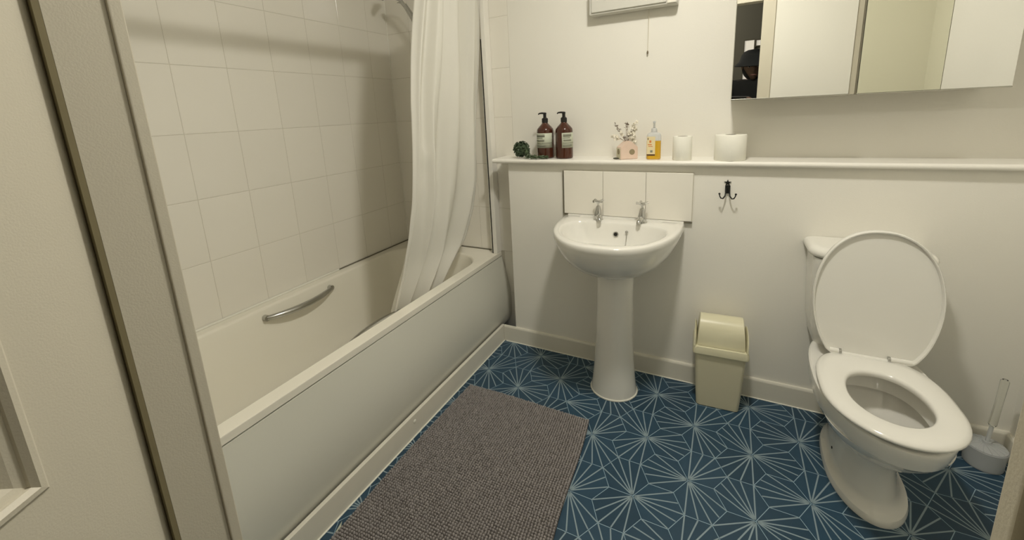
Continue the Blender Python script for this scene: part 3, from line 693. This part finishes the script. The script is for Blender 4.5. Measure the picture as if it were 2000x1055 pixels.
# shaver light with pull cord
sl = thing('shaver_light', 'white box wall light with a pull cord, cut by the top edge', 'wall light', (0.66, D, 1.65))
bm = bmesh.new(); box(bm, (0.474, 0.085, 1.652), (0.842, D-0.0005, 1.760), 0.006); obj('casing', bm, 'lightbody', sl, smooth=40)
bm = bmesh.new(); box(bm, (0.4865, 0.078, 1.6605), (0.800, 0.0845, 1.752), 0.003); obj('diffuser', bm, 'lightbody', sl, smooth=40)
bm = bmesh.new(); box(bm, (0.803, 0.080, 1.655), (0.838, 0.0845, 1.752), 0.002); obj('end_cap', bm, 'gloss', sl, smooth=40)
bm = bmesh.new(); tube(bm, [(0.725, D-0.012, 1.652), (0.7235, D-0.011, 1.55), (0.722, D-0.011, 1.482)], 0.0013, 6); pc = obj('pull_cord', bm, 'cord', sl, smooth=60)
bm = bmesh.new(); lathe(bm, [(0.0015, 0.010), (0.0035, 0.006), (0.004, 0.0), (0.002, -0.004)], c=(0.722, D-0.011, 1.474), n=10); obj('cord_knob', bm, 'card', pc, smooth=60)

# ------------------------------------------------------------------ star hook
hk = thing('star_hook', 'small black iron double hook with a star above, on the boxed wall', 'hook', (1.064, 0.01, 0.90))
bm = bmesh.new(); st = []
for k in range(10):
    r_ = 0.0135 if k % 2 == 0 else 0.0055; a = pi/2+k*pi/5; st.append((1.063+r_*cos(a), r_*sin(a)+0.932))
rings(bm, [[(x, 0.0095, z) for x, z in st], [(x, 0.0055, z) for x, z in st]]); obj('star', bm, 'black', hk)
bm = bmesh.new(); box(bm, (1.0545, 0.004, 0.893), (1.0735, 0.0098, 0.922), 0.0015); box(bm, (1.058, 0.002, 0.889), (1.070, 0.0045, 0.919), 0.001); obj('backplate', bm, 'black', hk, smooth=40)
for s in (-1, 1):
    bm = bmesh.new(); c = 1.0645
    P = [(c+s*0.006, 0.004, 0.912), (c+s*0.0065, 0.000, 0.895), (c+s*0.009, -0.008, 0.880), (c+s*0.016, -0.020, 0.872), (c+s*0.023, -0.028, 0.875), (c+s*0.0275, -0.030, 0.884), (c+s*0.029, -0.030, 0.893)]
    tube(bm, P, [0.0032, 0.003, 0.0028, 0.0026, 0.0024, 0.0022, 0.0022], 8)
    bmesh.ops.create_icosphere(bm, subdivisions=2, radius=0.0042, matrix=Matrix.Translation(P[-1])); obj('prong', bm, 'black', hk, smooth=60)

# ------------------------------------------------------------------ things on the shelf
SZ = 1.0208
def pump_bottle(x, y, rz, label, lab_ang, lab_w):
    t = thing('pump_bottle', label, 'bottle', (x, y, SZ), rz, 'amber pump bottles')
    bm = bmesh.new(); lathe(bm, [(0.036, 0), (0.0405, 0.004), (0.041, 0.012), (0.041, 0.132), (0.039, 0.141), (0.030, 0.152), (0.018, 0.164), (0.0135, 0.170), (0.0135, 0.176)], n=32)
    child(obj('body', bm, 'amber', t, smooth=40), t)
    bm = bmesh.new(); lathe(bm, [(0.0140, 0.171), (0.0150, 0.172), (0.0150, 0.190), (0.010, 0.194), (0.0075, 0.196), (0.0075, 0.210), (0.0085, 0.211), (0.0085, 0.217), (0.006, 0.219)], n=20)
    tube(bm, [(0, 0, 0.215), (-0.014, 0, 0.2165), (-0.028, 0, 0.2155), (-0.033, 0, 0.211)], [0.0048, 0.0042, 0.0034, 0.003], 8)
    child(obj('pump', bm, 'blackplastic', t, smooth=40), t)
    R_ = 0.0415; n = 16; a0 = lab_ang-lab_w/2
    def patch(z0, z1, a, w_, r, m, nm, par, nn=n):
        bm = bmesh.new(); lo_ = [bm.verts.new((r*cos(a+w_*k/nn), r*sin(a+w_*k/nn), z0)) for k in range(nn+1)]; hi = [bm.verts.new((r*cos(a+w_*k/nn), r*sin(a+w_*k/nn), z1)) for k in range(nn+1)]
        for k in range(nn): bm.faces.new((lo_[k], lo_[k+1], hi[k+1], hi[k]))
        o = obj(nm, bm, m, par, smooth=180); o.matrix_parent_inverse = Matrix(); md_ = o.modifiers.new('t', 'SOLIDIFY'); md_.thickness = 0.0003; return o
    lb = patch(0.052, 0.122, a0, lab_w, R_, 'label', 'label', t)
    for k, (z0, z1, f0, f1) in enumerate(((0.104, 0.117, 0.08, 0.62), (0.097, 0.101, 0.08, 0.52), (0.083, 0.092, 0.10, 0.60), (0.074, 0.077, 0.05, 0.95), (0.058, 0.068, 0.08, 0.66))):
        patch(z0, z1, a0+lab_w*f0, lab_w*(f1-f0), R_+0.0004, 'labelprint', 'print', lb, 8)
    return t
pump_bottle(0.260, 0.055, 0.05, 'amber pump bottle beside the trailing plant, label facing the room', -pi/2-0.05, 2.6)
pump_bottle(0.357, 0.055, 0.0, 'amber pump bottle with label turned to its right, nearer the middle of the shelf', -pi/2+1.02, 1.9)

def leafball(name, label, loc):
    t = thing(name, label, 'plant', loc)
    bm = bmesh.new(); bmesh.ops.create_icosphere(bm, subdivisions=2, radius=0.033, matrix=Matrix.Translation((0, 0, 0.041))); child(obj('core', bm, 'leaf', t, smooth=180), t)
    def leaves(pts, m, nm):
        bm = bmesh.new()
        for (c, nrm, s) in pts:
            q = Vector((0, 0, 1)).rotation_difference(nrm).to_matrix() @ Matrix.Rotation(random.uniform(0, 6.28), 3, 'Z')
            L = [(0, -1, 0), (0.6, -0.2, 0.25), (0.45, 0.6, 0.2), (0, 1, -0.1), (-0.45, 0.6, 0.2), (-0.6, -0.2, 0.25)]
            vv = [bm.verts.new(c+q @ (Vector(p)*s)) for p in L]; k = bm.verts.new(c+q @ Vector((0, 0, -0.12*s)))
            for i in range(6): bm.faces.new((vv[i], vv[(i+1) % 6], k))
        o = child(obj(nm, bm, m, t), t); o['kind'] = 'stuff'
    P = []
    for i in range(220):
        d = Vector((random.gauss(0, 1), random.gauss(0, 1), random.gauss(0, 1))).normalized(); c = Vector((0, 0, 0.043))+d*random.uniform(0.031, 0.042)
        if c.z < 0.009: c.z = 0.009
        P.append((c, (d+Vector((random.uniform(-.8, .8), random.uniform(-.8, .8), random.uniform(-.8, .8)))).normalized(), random.uniform(0.007, 0.011)))
    leaves(P, 'leaf', 'foliage')
    P = []; path = [(0.020, -0.012, 0.045), (0.040, -0.030, 0.030), (0.055, -0.045, 0.014), (0.075, -0.060, 0.008), (0.098, -0.058, 0.008), (0.125, -0.052, 0.006), (0.15, -0.048, 0.005)]
    for i in range(150):
        u = random.random()**0.9*(len(path)-1.001); k = int(u); p = Vector(path[k]).lerp(Vector(path[k+1]), u-k)
        c = p+Vector((random.uniform(-.009, .009), random.uniform(-.008, .008), random.uniform(-.004, .009))); c.z = max(c.z, 0.008)
        P.append((c, Vector((random.uniform(-1, 1), random.uniform(-1, 1), random.uniform(0, 1))).normalized(), random.uniform(0.005, 0.0095)))
    leaves(P, 'leaf2', 'trailing_leaves')
    bm = bmesh.new(); tube(bm, path, 0.0014, 5); child(obj('trailing_stem', bm, 'leaf', t, smooth=60), t)
leafball('trailing_plant', 'small round dark green plant with a trailing stem at the shelf left end', (0.132, 0.048, SZ))

# pink house shaped planter with dried flowers
pl = thing('house_planter', 'small pink house-shaped pot with round stone spots on the shelf', 'pot', (0.655, 0.050, SZ), radians(34))
W2, H1, H2, DP = 0.040, 0.052, 0.080, 0.026
bm = bmesh.new(); pr = [(-W2, 0), (W2, 0), (W2, H1), (0.006, H2), (-0.006, H2), (-W2, H1)]
rings(bm, [[(x, -DP, z) for x, z in pr], [(x, DP, z) for x, z in pr]]); bmesh.ops.bevel(bm, geom=bm.edges[:], offset=0.0025, segments=2, affect='EDGES')
child(obj('body', bm, 'pink', pl, smooth=40), pl)
bm = bmesh.new(); box(bm, (-W2-0.0008, -DP+0.003, 0.003), (-W2+0.001, DP-0.003, H1-0.003), 0.0005); child(obj('cream_side', bm, 'creamcer', pl), pl)
bm = bmesh.new(); disc(bm, (0.012, -DP-0.0002, 0.032), (0, -1, 0), [(0.0125, -0.001), (0.0125, 0.0008), (0.010, 0.0015)], 18); child(obj('round_spot', bm, 'spot', pl), pl)
bm = bmesh.new(); disc(bm, (-W2-0.001, -0.002, 0.034), (-1, 0, 0), [(0.0125, -0.001), (0.0125, 0.0008), (0.010, 0.0015)], 18); child(obj('round_spot', bm, 'spot', pl), pl)
bunch = thing('dried_flowers', 'bunch of dried white flowers and brown sprigs standing in the pink pot', 'flowers', (0.652, 0.050, SZ+0.084))
def addleaf(bm, c, nrm, s, el=1.6):
    q = Vector((0, 0, 1)).rotation_difference(nrm).to_matrix() @ Matrix.Rotation(random.uniform(0, 6.28), 3, 'Z')
    L = [(0, -el, 0), (0.55, 0, 0.2), (0, el, 0), (-0.55, 0, 0.2)]
    vv = [bm.verts.new(c+q @ (Vector(p)*s)) for p in L]; k = bm.verts.new(c+q @ Vector((0, 0, -0.3*s)))
    for i in range(4): bm.faces.new((vv[i], vv[(i+1) % 4], k))
random.seed(11)
tips = [(-0.050, 0.072, 1), (-0.040, 0.055, 1), (-0.058, 0.018, 0), (-0.045, 0.005, 0), (-0.004, 0.078, 1), (0.003, 0.064, 1), (0.034, 0.064, 0), (0.040, 0.075, 0), (0.044, 0.048, 0), (0.030, 0.030, 0), (0.040, 0.018, 0), (0.016, 0.038, 0), (0.022, 0.010, 0), (0.036, -0.006, 0), (-0.022, 0.030, 0), (-0.012, 0.012, 1), (0.028, 0.046, 1), (0.012, 0.022, 1)]
for (tx, tz, br_) in tips:
    bm = bmesh.new(); ty = random.uniform(-0.022, 0.012)
    p0 = Vector((tx*0.1, 0, -0.008)); p2 = Vector((tx, ty, tz)); p1 = p0.lerp(p2, 0.5)+Vector((0, 0, 0.006)); tube(bm, [p0, p1, p2], 0.0008, 5)
    o = child(obj('stem', bm, 'twig', bunch, smooth=60), bunch)
    bm = bmesh.new()
    for k in range(8 if br_ else 18):
        c = p1.lerp(p2, random.uniform(0.3, 1.15))+Vector((random.uniform(-.006, .006), random.uniform(-.006, .006), random.uniform(-.005, .005)))
        if br_: addleaf(bm, c, Vector((random.uniform(-1, 1), random.uniform(-1.4, .3), random.uniform(-1, 1))).normalized(), random.uniform(0.0028, 0.0045))
        else:
            bmesh.ops.create_icosphere(bm, subdivisions=1, radius=random.uniform(0.0032, 0.0050), matrix=Matrix.Translation(c) @ Matrix.Rotation(random.uniform(0, 3), 4, 'X') @ Matrix.Rotation(random.uniform(0, 3), 4, 'Z') @ Matrix.Diagonal((1.0, 0.45, 2.0, 1)))
    o2 = obj('sprig' if br_ else 'petals', bm, 'twig' if br_ else 'petal', None); o2.parent = o
    if not br_: o2['label'] = 'white petals'
bm = bmesh.new(); bmesh.ops.create_icosphere(bm, subdivisions=2, radius=0.009)
bmesh.ops.scale(bm, verts=bm.verts, vec=(1.5, 0.9, 0.45)); bmesh.ops.translate(bm, verts=bm.verts, vec=(0.612, 0.022, SZ+0.0042))
tag(obj('pebble', bm, 'pebble', smooth=180), 'small dark pebble at the left foot of the pink pot', 'pebble')

# soap bottle
so = thing('soap_bottle', 'clear pump bottle half full of yellow soap with cream label', 'bottle', (0.770, 0.045, SZ), 0)
bm = bmesh.new(); rings(bm, [rrect(-a, a, -b, b, r_, z, 6) for a, b, r_, z in ((0.026, 0.016, 0.012, 0), (0.0295, 0.019, 0.014, 0.004), (0.0295, 0.019, 0.014, 0.078), (0.0292, 0.0188, 0.014, 0.080))])
child(obj('liquid', bm, 'soap', so, smooth=40), so)
bm = bmesh.new(); rings(bm, [rrect(-a, a, -b, b, r_, z, 6) for a, b, r_, z in ((0.0292, 0.0188, 0.014, 0.0803), (0.0295, 0.019, 0.014, 0.084), (0.0290, 0.0185, 0.014, 0.102), (0.024, 0.016, 0.012, 0.111), (0.012, 0.012, 0.010, 0.116))])
child(obj('clear_shoulder', bm, 'frost', so, smooth=40), so)
bm = bmesh.new(); lathe(bm, [(0.012, 0.116), (0.013, 0.118), (0.012, 0.130), (0.006, 0.134), (0.0045, 0.136), (0.0045, 0.155), (0.007, 0.157), (0.006, 0.163)], n=18); tube(bm, [(0, 0, 0.159), (0.004, -0.018, 0.160), (0.005, -0.024, 0.156)], 0.0035, 8)
child(obj('pump', bm, 'frost', so, smooth=40), so)
bm = bmesh.new(); box(bm, (-0.026, -0.0197, 0.016), (0.008, -0.0191, 0.098)); lb = child(obj('label', bm, 'soaplabel', so), so)
for nm, m, a, b in (('brown_band', 'brownprint', (-0.026, 0.0165), (0.008, 0.0225)), ('orange_print', 'orange', (-0.022, 0.062), (-0.006, 0.066)), ('orange_print', 'orange', (-0.020, 0.055), (-0.002, 0.0575)), ('orange_print', 'orange', (-0.016, 0.072), (-0.008, 0.082)), ('grey_mark', 'labelprint', (-0.012, 0.030), (-0.002, 0.040)), ('dark_mark', 'brownprint', (-0.023, 0.084), (-0.020, 0.093))):
    bm = bmesh.new(); box(bm, (a[0], -0.0201, a[1]), (b[0], -0.0196, b[1])); o = obj(nm, bm, m, None); o.parent = lb

def roll(x, y, R_, h, label):
    t = thing('toilet_roll', label, 'toilet roll', (x, y, SZ), 0, 'toilet rolls on the shelf')
    bm = bmesh.new(); c = 0.0205
    lathe(bm, [(R_-0.002, 0.0), (R_, 0.003), (R_, h-0.003), (R_-0.002, h), (c+0.001, h), (c+0.0005, h-0.001), (c+0.0005, 0.002), (c+0.001, 0.0)], n=40, cap0=False, cap1=False)
    bm.verts.ensure_lookup_table(); n = 40; k = len(bm.verts)//n
    for i in range(n): bm.faces.new((bm.verts[(k-1)*n+i], bm.verts[(k-1)*n+(i+1) % n], bm.verts[(i+1) % n], bm.verts[i]))
    child(obj('paper', bm, 'paper', t, smooth=50), t)
    bm = bmesh.new(); lathe(bm, [(c, 0.001), (c, h-0.0006), (c-0.001, h-0.0006), (c-0.001, 0.001)], n=30, cap0=False, cap1=False)
    child(obj('core', bm, 'card', t, smooth=50), t)
roll(0.886, 0.030, 0.0375, 0.098, 'thinner part-used white toilet roll next to the soap bottle')
roll(1.064, 0.040, 0.0575, 0.101, 'fat white toilet roll standing on end below the cabinet corner')

# ------------------------------------------------------------------ door frame and open door
bm = bmesh.new()
box(bm, (0.389, YD, 0), (0.464, YD+0.013, 1.955), 0.002); struct(obj('trim_2', bm, 'door', smooth=40))
bm = bmesh.new(); box(bm, (1.164, YD, 0), (1.237, YD+0.013, 1.955), 0.002); struct(obj('trim_3', bm, 'door', smooth=40))
bm = bmesh.new(); box(bm, (0.4645, YD, 1.885), (1.1635, YD+0.013, 1.955), 0.002); struct(obj('trim_4', bm, 'door', smooth=40))
bm = bmesh.new(); box(bm, (0.389, YD-0.0495, 0), (0.4605, YD-0.0002, 1.914)); struct(obj('trim_5', bm, 'door'))
bm = bmesh.new(); box(bm, (1.168, YD-0.0495, 0), (1.24, YD-0.0002, 1.914)); struct(obj('trim_6', bm, 'door'))
bm = bmesh.new(); box(bm, (0.461, YD-0.0495, 1.882), (1.1675, YD-0.0002, 1.914)); struct(obj('trim_7', bm, 'door'))
M['seal'] = mat('brown_draught_seal', srgb(140, 130, 98), 0.7, noise=0.08, nscale=30)  # olive colour stands in for the shade on the unlit door stop
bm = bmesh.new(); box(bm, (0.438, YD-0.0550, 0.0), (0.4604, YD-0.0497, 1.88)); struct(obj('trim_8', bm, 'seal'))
# door leaf: local x = along leaf, local y = thickness (face at +0 looks to the camera side), z up
dd = Vector((0.4787, -0.8780, 0)); ang = math.atan2(dd.y, dd.x)
LW, LZ0, LZ1, LT = 0.70, 0.005, 1.875, 0.034
door = None
def panel_ring(s0, s1, z0, z1, y): return [(s0, y, z0), (s1, y, z0), (s1, y, z1), (s0, y, z1)]
bm = bmesh.new()
panels = [(0.0965, 0.6035, 0.928, 1.76), (0.0965, 0.6035, 0.18, 0.76)]
# front face: split around the panels
def quad(bm, pts):
    return bm.faces.new([bm.verts.new(p) for p in pts])
zs_ = [LZ0, 0.18, 0.76, 0.928, 1.76, LZ1]; xs_ = [0, 0.0965, 0.6035, LW]
for side, y in ((0, 0.0), (1, -LT)):
    for a, b in zip(xs_[:-1], xs_[1:]):
        for c, d in zip(zs_[:-1], zs_[1:]):
            if a == 0.0965 and (c, d) in ((0.18, 0.76), (0.928, 1.76)): continue
            quad(bm, [(a, y, c), (b, y, c), (b, y, d), (a, y, d)])
    for (s0, s1, z0, z1) in panels:
        sg = 1 if side == 0 else -1
        lv = [(0.0, 0.0), (0.003, 0.0025), (0.008, 0.003), (0.012, -0.001), (0.0125, -0.004), (0.019, -0.0065), (0.026, -0.0115), (0.027, -0.0115)]
        prev = None
        for i_, h_ in lv:
            cur_ = [bm.verts.new(p) for p in panel_ring(s0+i_, s1-i_, z0+i_, z1-i_, y+sg*h_)]
            if prev:
                for k in range(4): bm.faces.new((prev[k], prev[(k+1) % 4], cur_[(k+1) % 4], cur_[k]))
            prev = cur_
        bm.faces.new(prev)
quad(bm, [(0, 0, LZ0), (0, -LT, LZ0), (0, -LT, LZ1), (0, 0, LZ1)]); quad(bm, [(LW, 0, LZ0), (LW, -LT, LZ0), (LW, -LT, LZ1), (LW, 0, LZ1)])
quad(bm, [(0, 0, LZ0), (LW, 0, LZ0), (LW, -LT, LZ0), (0, -LT, LZ0)]); quad(bm, [(0, 0, LZ1), (LW, 0, LZ1), (LW, -LT, LZ1), (0, -LT, LZ1)])
bmesh.ops.remove_doubles(bm, verts=bm.verts, dist=1e-5)
door = struct(obj('door_1', bm, 'door'))
door.location = (0.452, -1.6682, 0); door.rotation_euler = (0, 0, ang)
for s in (0, 1):
    bm = bmesh.new(); y0 = 0.0 if s == 0 else -LT; sg = 1 if s == 0 else -1
    tube(bm, [(0.645, y0, 1.02), (0.645, y0+sg*0.045, 1.02), (0.63, y0+sg*0.05, 1.02), (0.54, y0+sg*0.05, 1.02)], 0.009, 10); disc(bm, (0.645, y0+sg*0.001, 1.02), (0, sg, 0), [(0.025, 0), (0.025, 0.006), (0.02, 0.009)], 20)
    o = obj('door_handle', bm, 'brushed', None, smooth=40); o.parent = door

# ceiling light
cl = thing('ceiling_light', 'round white opal ceiling light, out of frame above', 'ceiling light', (LAMP.x, LAMP.y, ZC))
bm = bmesh.new(); lathe(bm, [(0.14, 0.0), (0.14, -0.012), (0.125, -0.014)], n=32); child(obj('base', bm, 'gloss', cl, smooth=40), cl)
M['opal'] = emis('opal_glass', (1.0, 0.95, 0.82, 1), 3.0)
bm = bmesh.new(); lathe(bm, [(0.122, -0.0145), (0.118, -0.026), (0.095, -0.040), (0.055, -0.050), (0.005, -0.053)], n=32); child(obj('opal_diffuser', bm, 'opal', cl, smooth=60), cl)

# hall things seen in the mirror
M['winlit'] = emis('daylit_pane', (0.95, 0.88, 0.76, 1), 0.42)
for nm, lb, (x0, x1, z0, z1) in (('hall_window', 'tall narrow lit window in the dark hall, seen in the mirror behind the hat', (1.052, 1.138, 1.38, 1.858)), ('hall_window', 'small lit window beside the tall one in the dark hall mirror reflection', (1.158, 1.244, 1.80, 1.852))):
    fr = thing(nm, lb, 'window', (x0, -3.42, z0))
    for a, b in (((x0-0.01, z0-0.01), (x1+0.01, z0)), ((x0-0.01, z1), (x1+0.01, z1+0.01)), ((x0-0.01, z0), (x0, z1)), ((x1, z0), (x1+0.01, z1))):
        bm = bmesh.new(); box(bm, (a[0], -3.4195, a[1]), (b[0], -3.400, b[1])); obj('frame', bm, 'mould', fr)
    bm = bmesh.new(); box(bm, (x0+0.0005, -3.4190, z0+0.0005), (x1-0.0005, -3.410, z1-0.0005)); obj('pane', bm, 'winlit', fr)

# person holding the phone at the camera's place, seen only in the mirror
def skinfig(name, chains, m, parent, sub=2):
    # chains: lists of (x, y, z, r); points that coincide are shared
    vs, rad, es, idx = [], [], [], {}
    for ch in chains:
        prev = None
        for x, y, z, r in ch:
            key = (round(x, 4), round(y, 4), round(z, 4))
            if key not in idx: idx[key] = len(vs); vs.append((x, y, z)); rad.append(r)
            if prev is not None: es.append((prev, idx[key]))
            prev = idx[key]
    me = bpy.data.meshes.new(name); me.from_pydata(vs, es, [])
    o = bpy.data.objects.new(name, me); COL.objects.link(o); me.materials.append(M[m])
    sk = o.modifiers.new('skin', 'SKIN'); sk.use_smooth_shade = True
    lay = me.skin_vertices[0].data
    for i, r in enumerate(rad): lay[i].radius = (r, r) if not isinstance(r, tuple) else r
    lay[0].use_root = True
    sd = o.modifiers.new('sub', 'SUBSURF'); sd.levels = sub; sd.render_levels = sub
    if parent: o.parent = parent
    return o
PX, PY = 1.145, -2.25
torso = [(PX, PY, 0.93, (0.155, 0.11)), (PX, PY, 1.05, (0.135, 0.10)), (PX, PY, 1.20, (0.15, 0.105)), (PX, PY+0.01, 1.34, (0.155, 0.095)), (PX-0.005, PY+0.03, 1.395, 0.058), (PX-0.008, PY+0.055, 1.44, 0.055)]
def arm(s, wx, k=1.0, off=0.0):
    return [(PX, PY+0.01, 1.34, (0.155, 0.095)), (PX+s*0.17, PY+0.01, 1.375, 0.058*k+off), (PX+s*0.205, PY+0.10, 1.235, 0.047*k+off), (PX+s*0.215, PY+0.185, 1.11, 0.042*k+off), ((PX+s*0.215+wx)/2, PY+0.265, 1.15, 0.037*k+off), (wx, PY+0.335, 1.195, 0.028*k+off)]
def legc(s): return [(PX, PY, 0.93, (0.155, 0.11)), (PX+s*0.095, PY, 0.84, 0.088), (PX+s*0.10, PY+0.015, 0.50, 0.058), (PX+s*0.10, PY-0.01, 0.28, 0.052), (PX+s*0.10, PY-0.015, 0.09, 0.038), (PX+s*0.105, PY+0.03, 0.045, 0.036), (PX+s*0.11, PY+0.12, 0.035, 0.030)]
WL, WR = 0.965, 1.125
def hand(wx, s):
    # wrist -> palm -> four fingers curled behind the phone, thumb on the near side
    wy = PY+0.335; base = (wx, wy, 1.195, 0.028); palm = (wx+s*0.006, wy+0.035, 1.222, 0.027); ch = [[base, palm]]
    for k in range(4):
        dx = s*(-0.010+0.0065*k); dz = 0.020-0.014*k+0.010; L = (0.9, 1.0, 0.95, 0.78)[k]
        k0 = (wx+dx, wy+0.052, 1.232+dz, 0.0098)
        ch.append([palm, k0, (wx+dx+s*0.010, wy+0.052+0.010*L, 1.240+dz, 0.0088), (wx+dx+s*0.030*L, wy+0.058, 1.243+dz, 0.0080), (wx+dx+s*0.044*L, wy+0.052, 1.243+dz, 0.0070)])
    ch.append([palm, (wx+s*0.016, wy+0.022, 1.226, 0.0115), (wx+s*0.034, wy+0.022, 1.236, 0.0095), (wx+s*0.050, wy+0.028, 1.246, 0.0078)])
    return ch
chains = [torso, arm(-1, WL), arm(1, WR), legc(-1), legc(1)] + hand(WL, 1) + hand(WR, -1)
person = skinfig('person', chains, 'skin', None)
tag(person, 'person in dark brimmed hat and black jacket holding up a phone', 'person')
jk = [[(a, b, c, (r[0]+0.012, r[1]+0.012) if isinstance(r, tuple) else r+0.016) for a, b, c, r in torso[:5]]]
def grow(ch, d): return [(a, b, c, (r[0]+0.012, r[1]+0.012) if isinstance(r, tuple) else r+d) for a, b, c, r in ch]
jk += [grow(arm(-1, WL), 0.013), grow(arm(1, WR), 0.013)]
skinfig('jacket', jk, 'cloth', person)
skinfig('trousers', [grow(legc(-1)[:5], 0.012), grow(legc(1)[:5], 0.012)], 'cloth', person)
for s in (-1, 1):
    skinfig('shoe', [[(PX+s*0.10, PY-0.035, 0.05, 0.044), (PX+s*0.105, PY+0.03, 0.05, 0.046), (PX+s*0.11, PY+0.10, 0.044, 0.042), (PX+s*0.113, PY+0.155, 0.040, 0.036)]], 'blackplastic', person)
HC = Vector((PX-0.006, PY+0.08, 1.525))
bm = bmesh.new(); bmesh.ops.create_uvsphere(bm, u_segments=48, v_segments=32, radius=1.0)
for v in bm.verts:
    x, y, z = v.co
    w_ = 0.074*(1-0.16*max(0, -z)**1.5*1.5); dpt = 0.095
    X, Y, Z = x*w_, y*dpt, z*0.117
    if z < -0.2: X *= 1-0.22*(-z-0.2); 
    if z < -0.25 and y < 0: Y *= 1-0.45*(-z-0.25)
    if y > 0:
        Y *= 0.93
        g = math.exp(-(x/0.16)**2)*math.exp(-((z+0.20)/0.16)**2); Y += 0.020*g
        g = math.exp(-(x/0.12)**2)*math.exp(-((z-0.05)/0.18)**2); Y += 0.007*g
        for sx in (-1, 1): Y -= 0.009*math.exp(-((x-sx*0.42)/0.18)**2-((z-0.03)/0.13)**2)
        Y += 0.006*math.exp(-(x/0.35)**2-((z+0.52)/0.10)**2)
        Y += 0.008*math.exp(-(x/0.35)**2-((z+0.85)/0.18)**2)
        Y += 0.005*math.exp(-((z-0.22)/0.08)**2)*math.exp(-(x/0.6)**2)
    v.co = (X, Y, Z)
for sx in (-1, 1):
    c = Matrix.Translation((sx*0.075, -0.005, -0.008)) @ Matrix.Diagonal((0.012, 0.020, 0.032, 1))
    bmesh.ops.create_uvsphere(bm, u_segments=14, v_segments=10, radius=1.0, matrix=c)
bmesh.ops.rotate(bm, verts=bm.verts, matrix=Matrix.Rotation(-0.25, 3, 'X')); bmesh.ops.translate(bm, verts=bm.verts, vec=HC)
head = obj('head', bm, 'skin', None, smooth=180); head.parent = person
def hp(x, y, z): return HC + Matrix.Rotation(-0.25, 3, 'X') @ Vector((x, y, z))
for sx in (-1, 1):
    bm = bmesh.new(); bmesh.ops.create_uvsphere(bm, u_segments=14, v_segments=10, radius=0.0105, matrix=Matrix.Translation(hp(sx*0.031, 0.071, 0.004))); e_ = obj('eye', bm, 'eyewhite', None, smooth=180); e_.parent = head
    bm = bmesh.new(); bmesh.ops.create_uvsphere(bm, u_segments=12, v_segments=8, radius=0.0052, matrix=Matrix.Translation(hp(sx*0.031, 0.0782, 0.002))); e_ = obj('iris', bm, 'dark', None, smooth=180); e_.parent = head
    bm = bmesh.new(); tube(bm, [hp(sx*0.016, 0.086, 0.022), hp(sx*0.03, 0.083, 0.026), hp(sx*0.046, 0.073, 0.021)], [0.0026, 0.0030, 0.0018], 6); e_ = obj('eyebrow', bm, 'hat', None, smooth=60); e_.parent = head
bm = bmesh.new(); tube(bm, [hp(-0.022, 0.083, -0.061), hp(-0.008, 0.092, -0.058), hp(0, 0.0925, -0.0595), hp(0.008, 0.092, -0.058), hp(0.022, 0.083, -0.061)], [0.0015, 0.0042, 0.0045, 0.0042, 0.0015], 8); e_ = obj('lips', bm, 'lips', None, smooth=60); e_.parent = head
bm = bmesh.new(); bmesh.ops.create_uvsphere(bm, u_segments=24, v_segments=16, radius=1.0, matrix=Matrix.Translation(HC+Vector((0, -0.022, -0.012))) @ Matrix.Diagonal((0.083, 0.085, 0.105, 1))); o = obj('hair', bm, 'hat', None, smooth=180); o.parent = person
bm = bmesh.new(); rot_ = Matrix.Rotation(-0.12, 3, 'X')
lathe(bm, [(0.135, -0.028), (0.137, -0.024), (0.106, 0.004), (0.097, 0.026), (0.090, 0.052), (0.074, 0.076), (0.045, 0.089), (0.002, 0.093)], n=36, sx=1.0, sy=1.12, cap0=False)
bmesh.ops.rotate(bm, verts=bm.verts, matrix=rot_); bmesh.ops.translate(bm, verts=bm.verts, vec=HC+Vector((0, -0.004, 0.026)))
o = obj('hat', bm, 'hat', None, smooth=50); o.parent = person
md = o.modifiers.new('t', 'SOLIDIFY'); md.thickness = 0.003
bm = bmesh.new(); box(bm, (-0.078, -0.0045, -0.037), (0.078, 0.0045, 0.037), 0.006, 3); 
bmesh.ops.create_cone(bm, cap_ends=True, segments=16, radius1=0.006, radius2=0.006, depth=0.002, matrix=Matrix.Translation((0.062, 0.0045, 0.022)) @ Matrix.Rotation(pi/2, 4, 'X'))
ph = obj('phone', bm, 'blackplastic', None, smooth=40); ph.location = (1.045, -1.862, 1.252); ph.rotation_euler = (-0.2, 0.05, 0.0)
tag(ph, 'black phone held in both hands by the person in the mirror', 'phone')
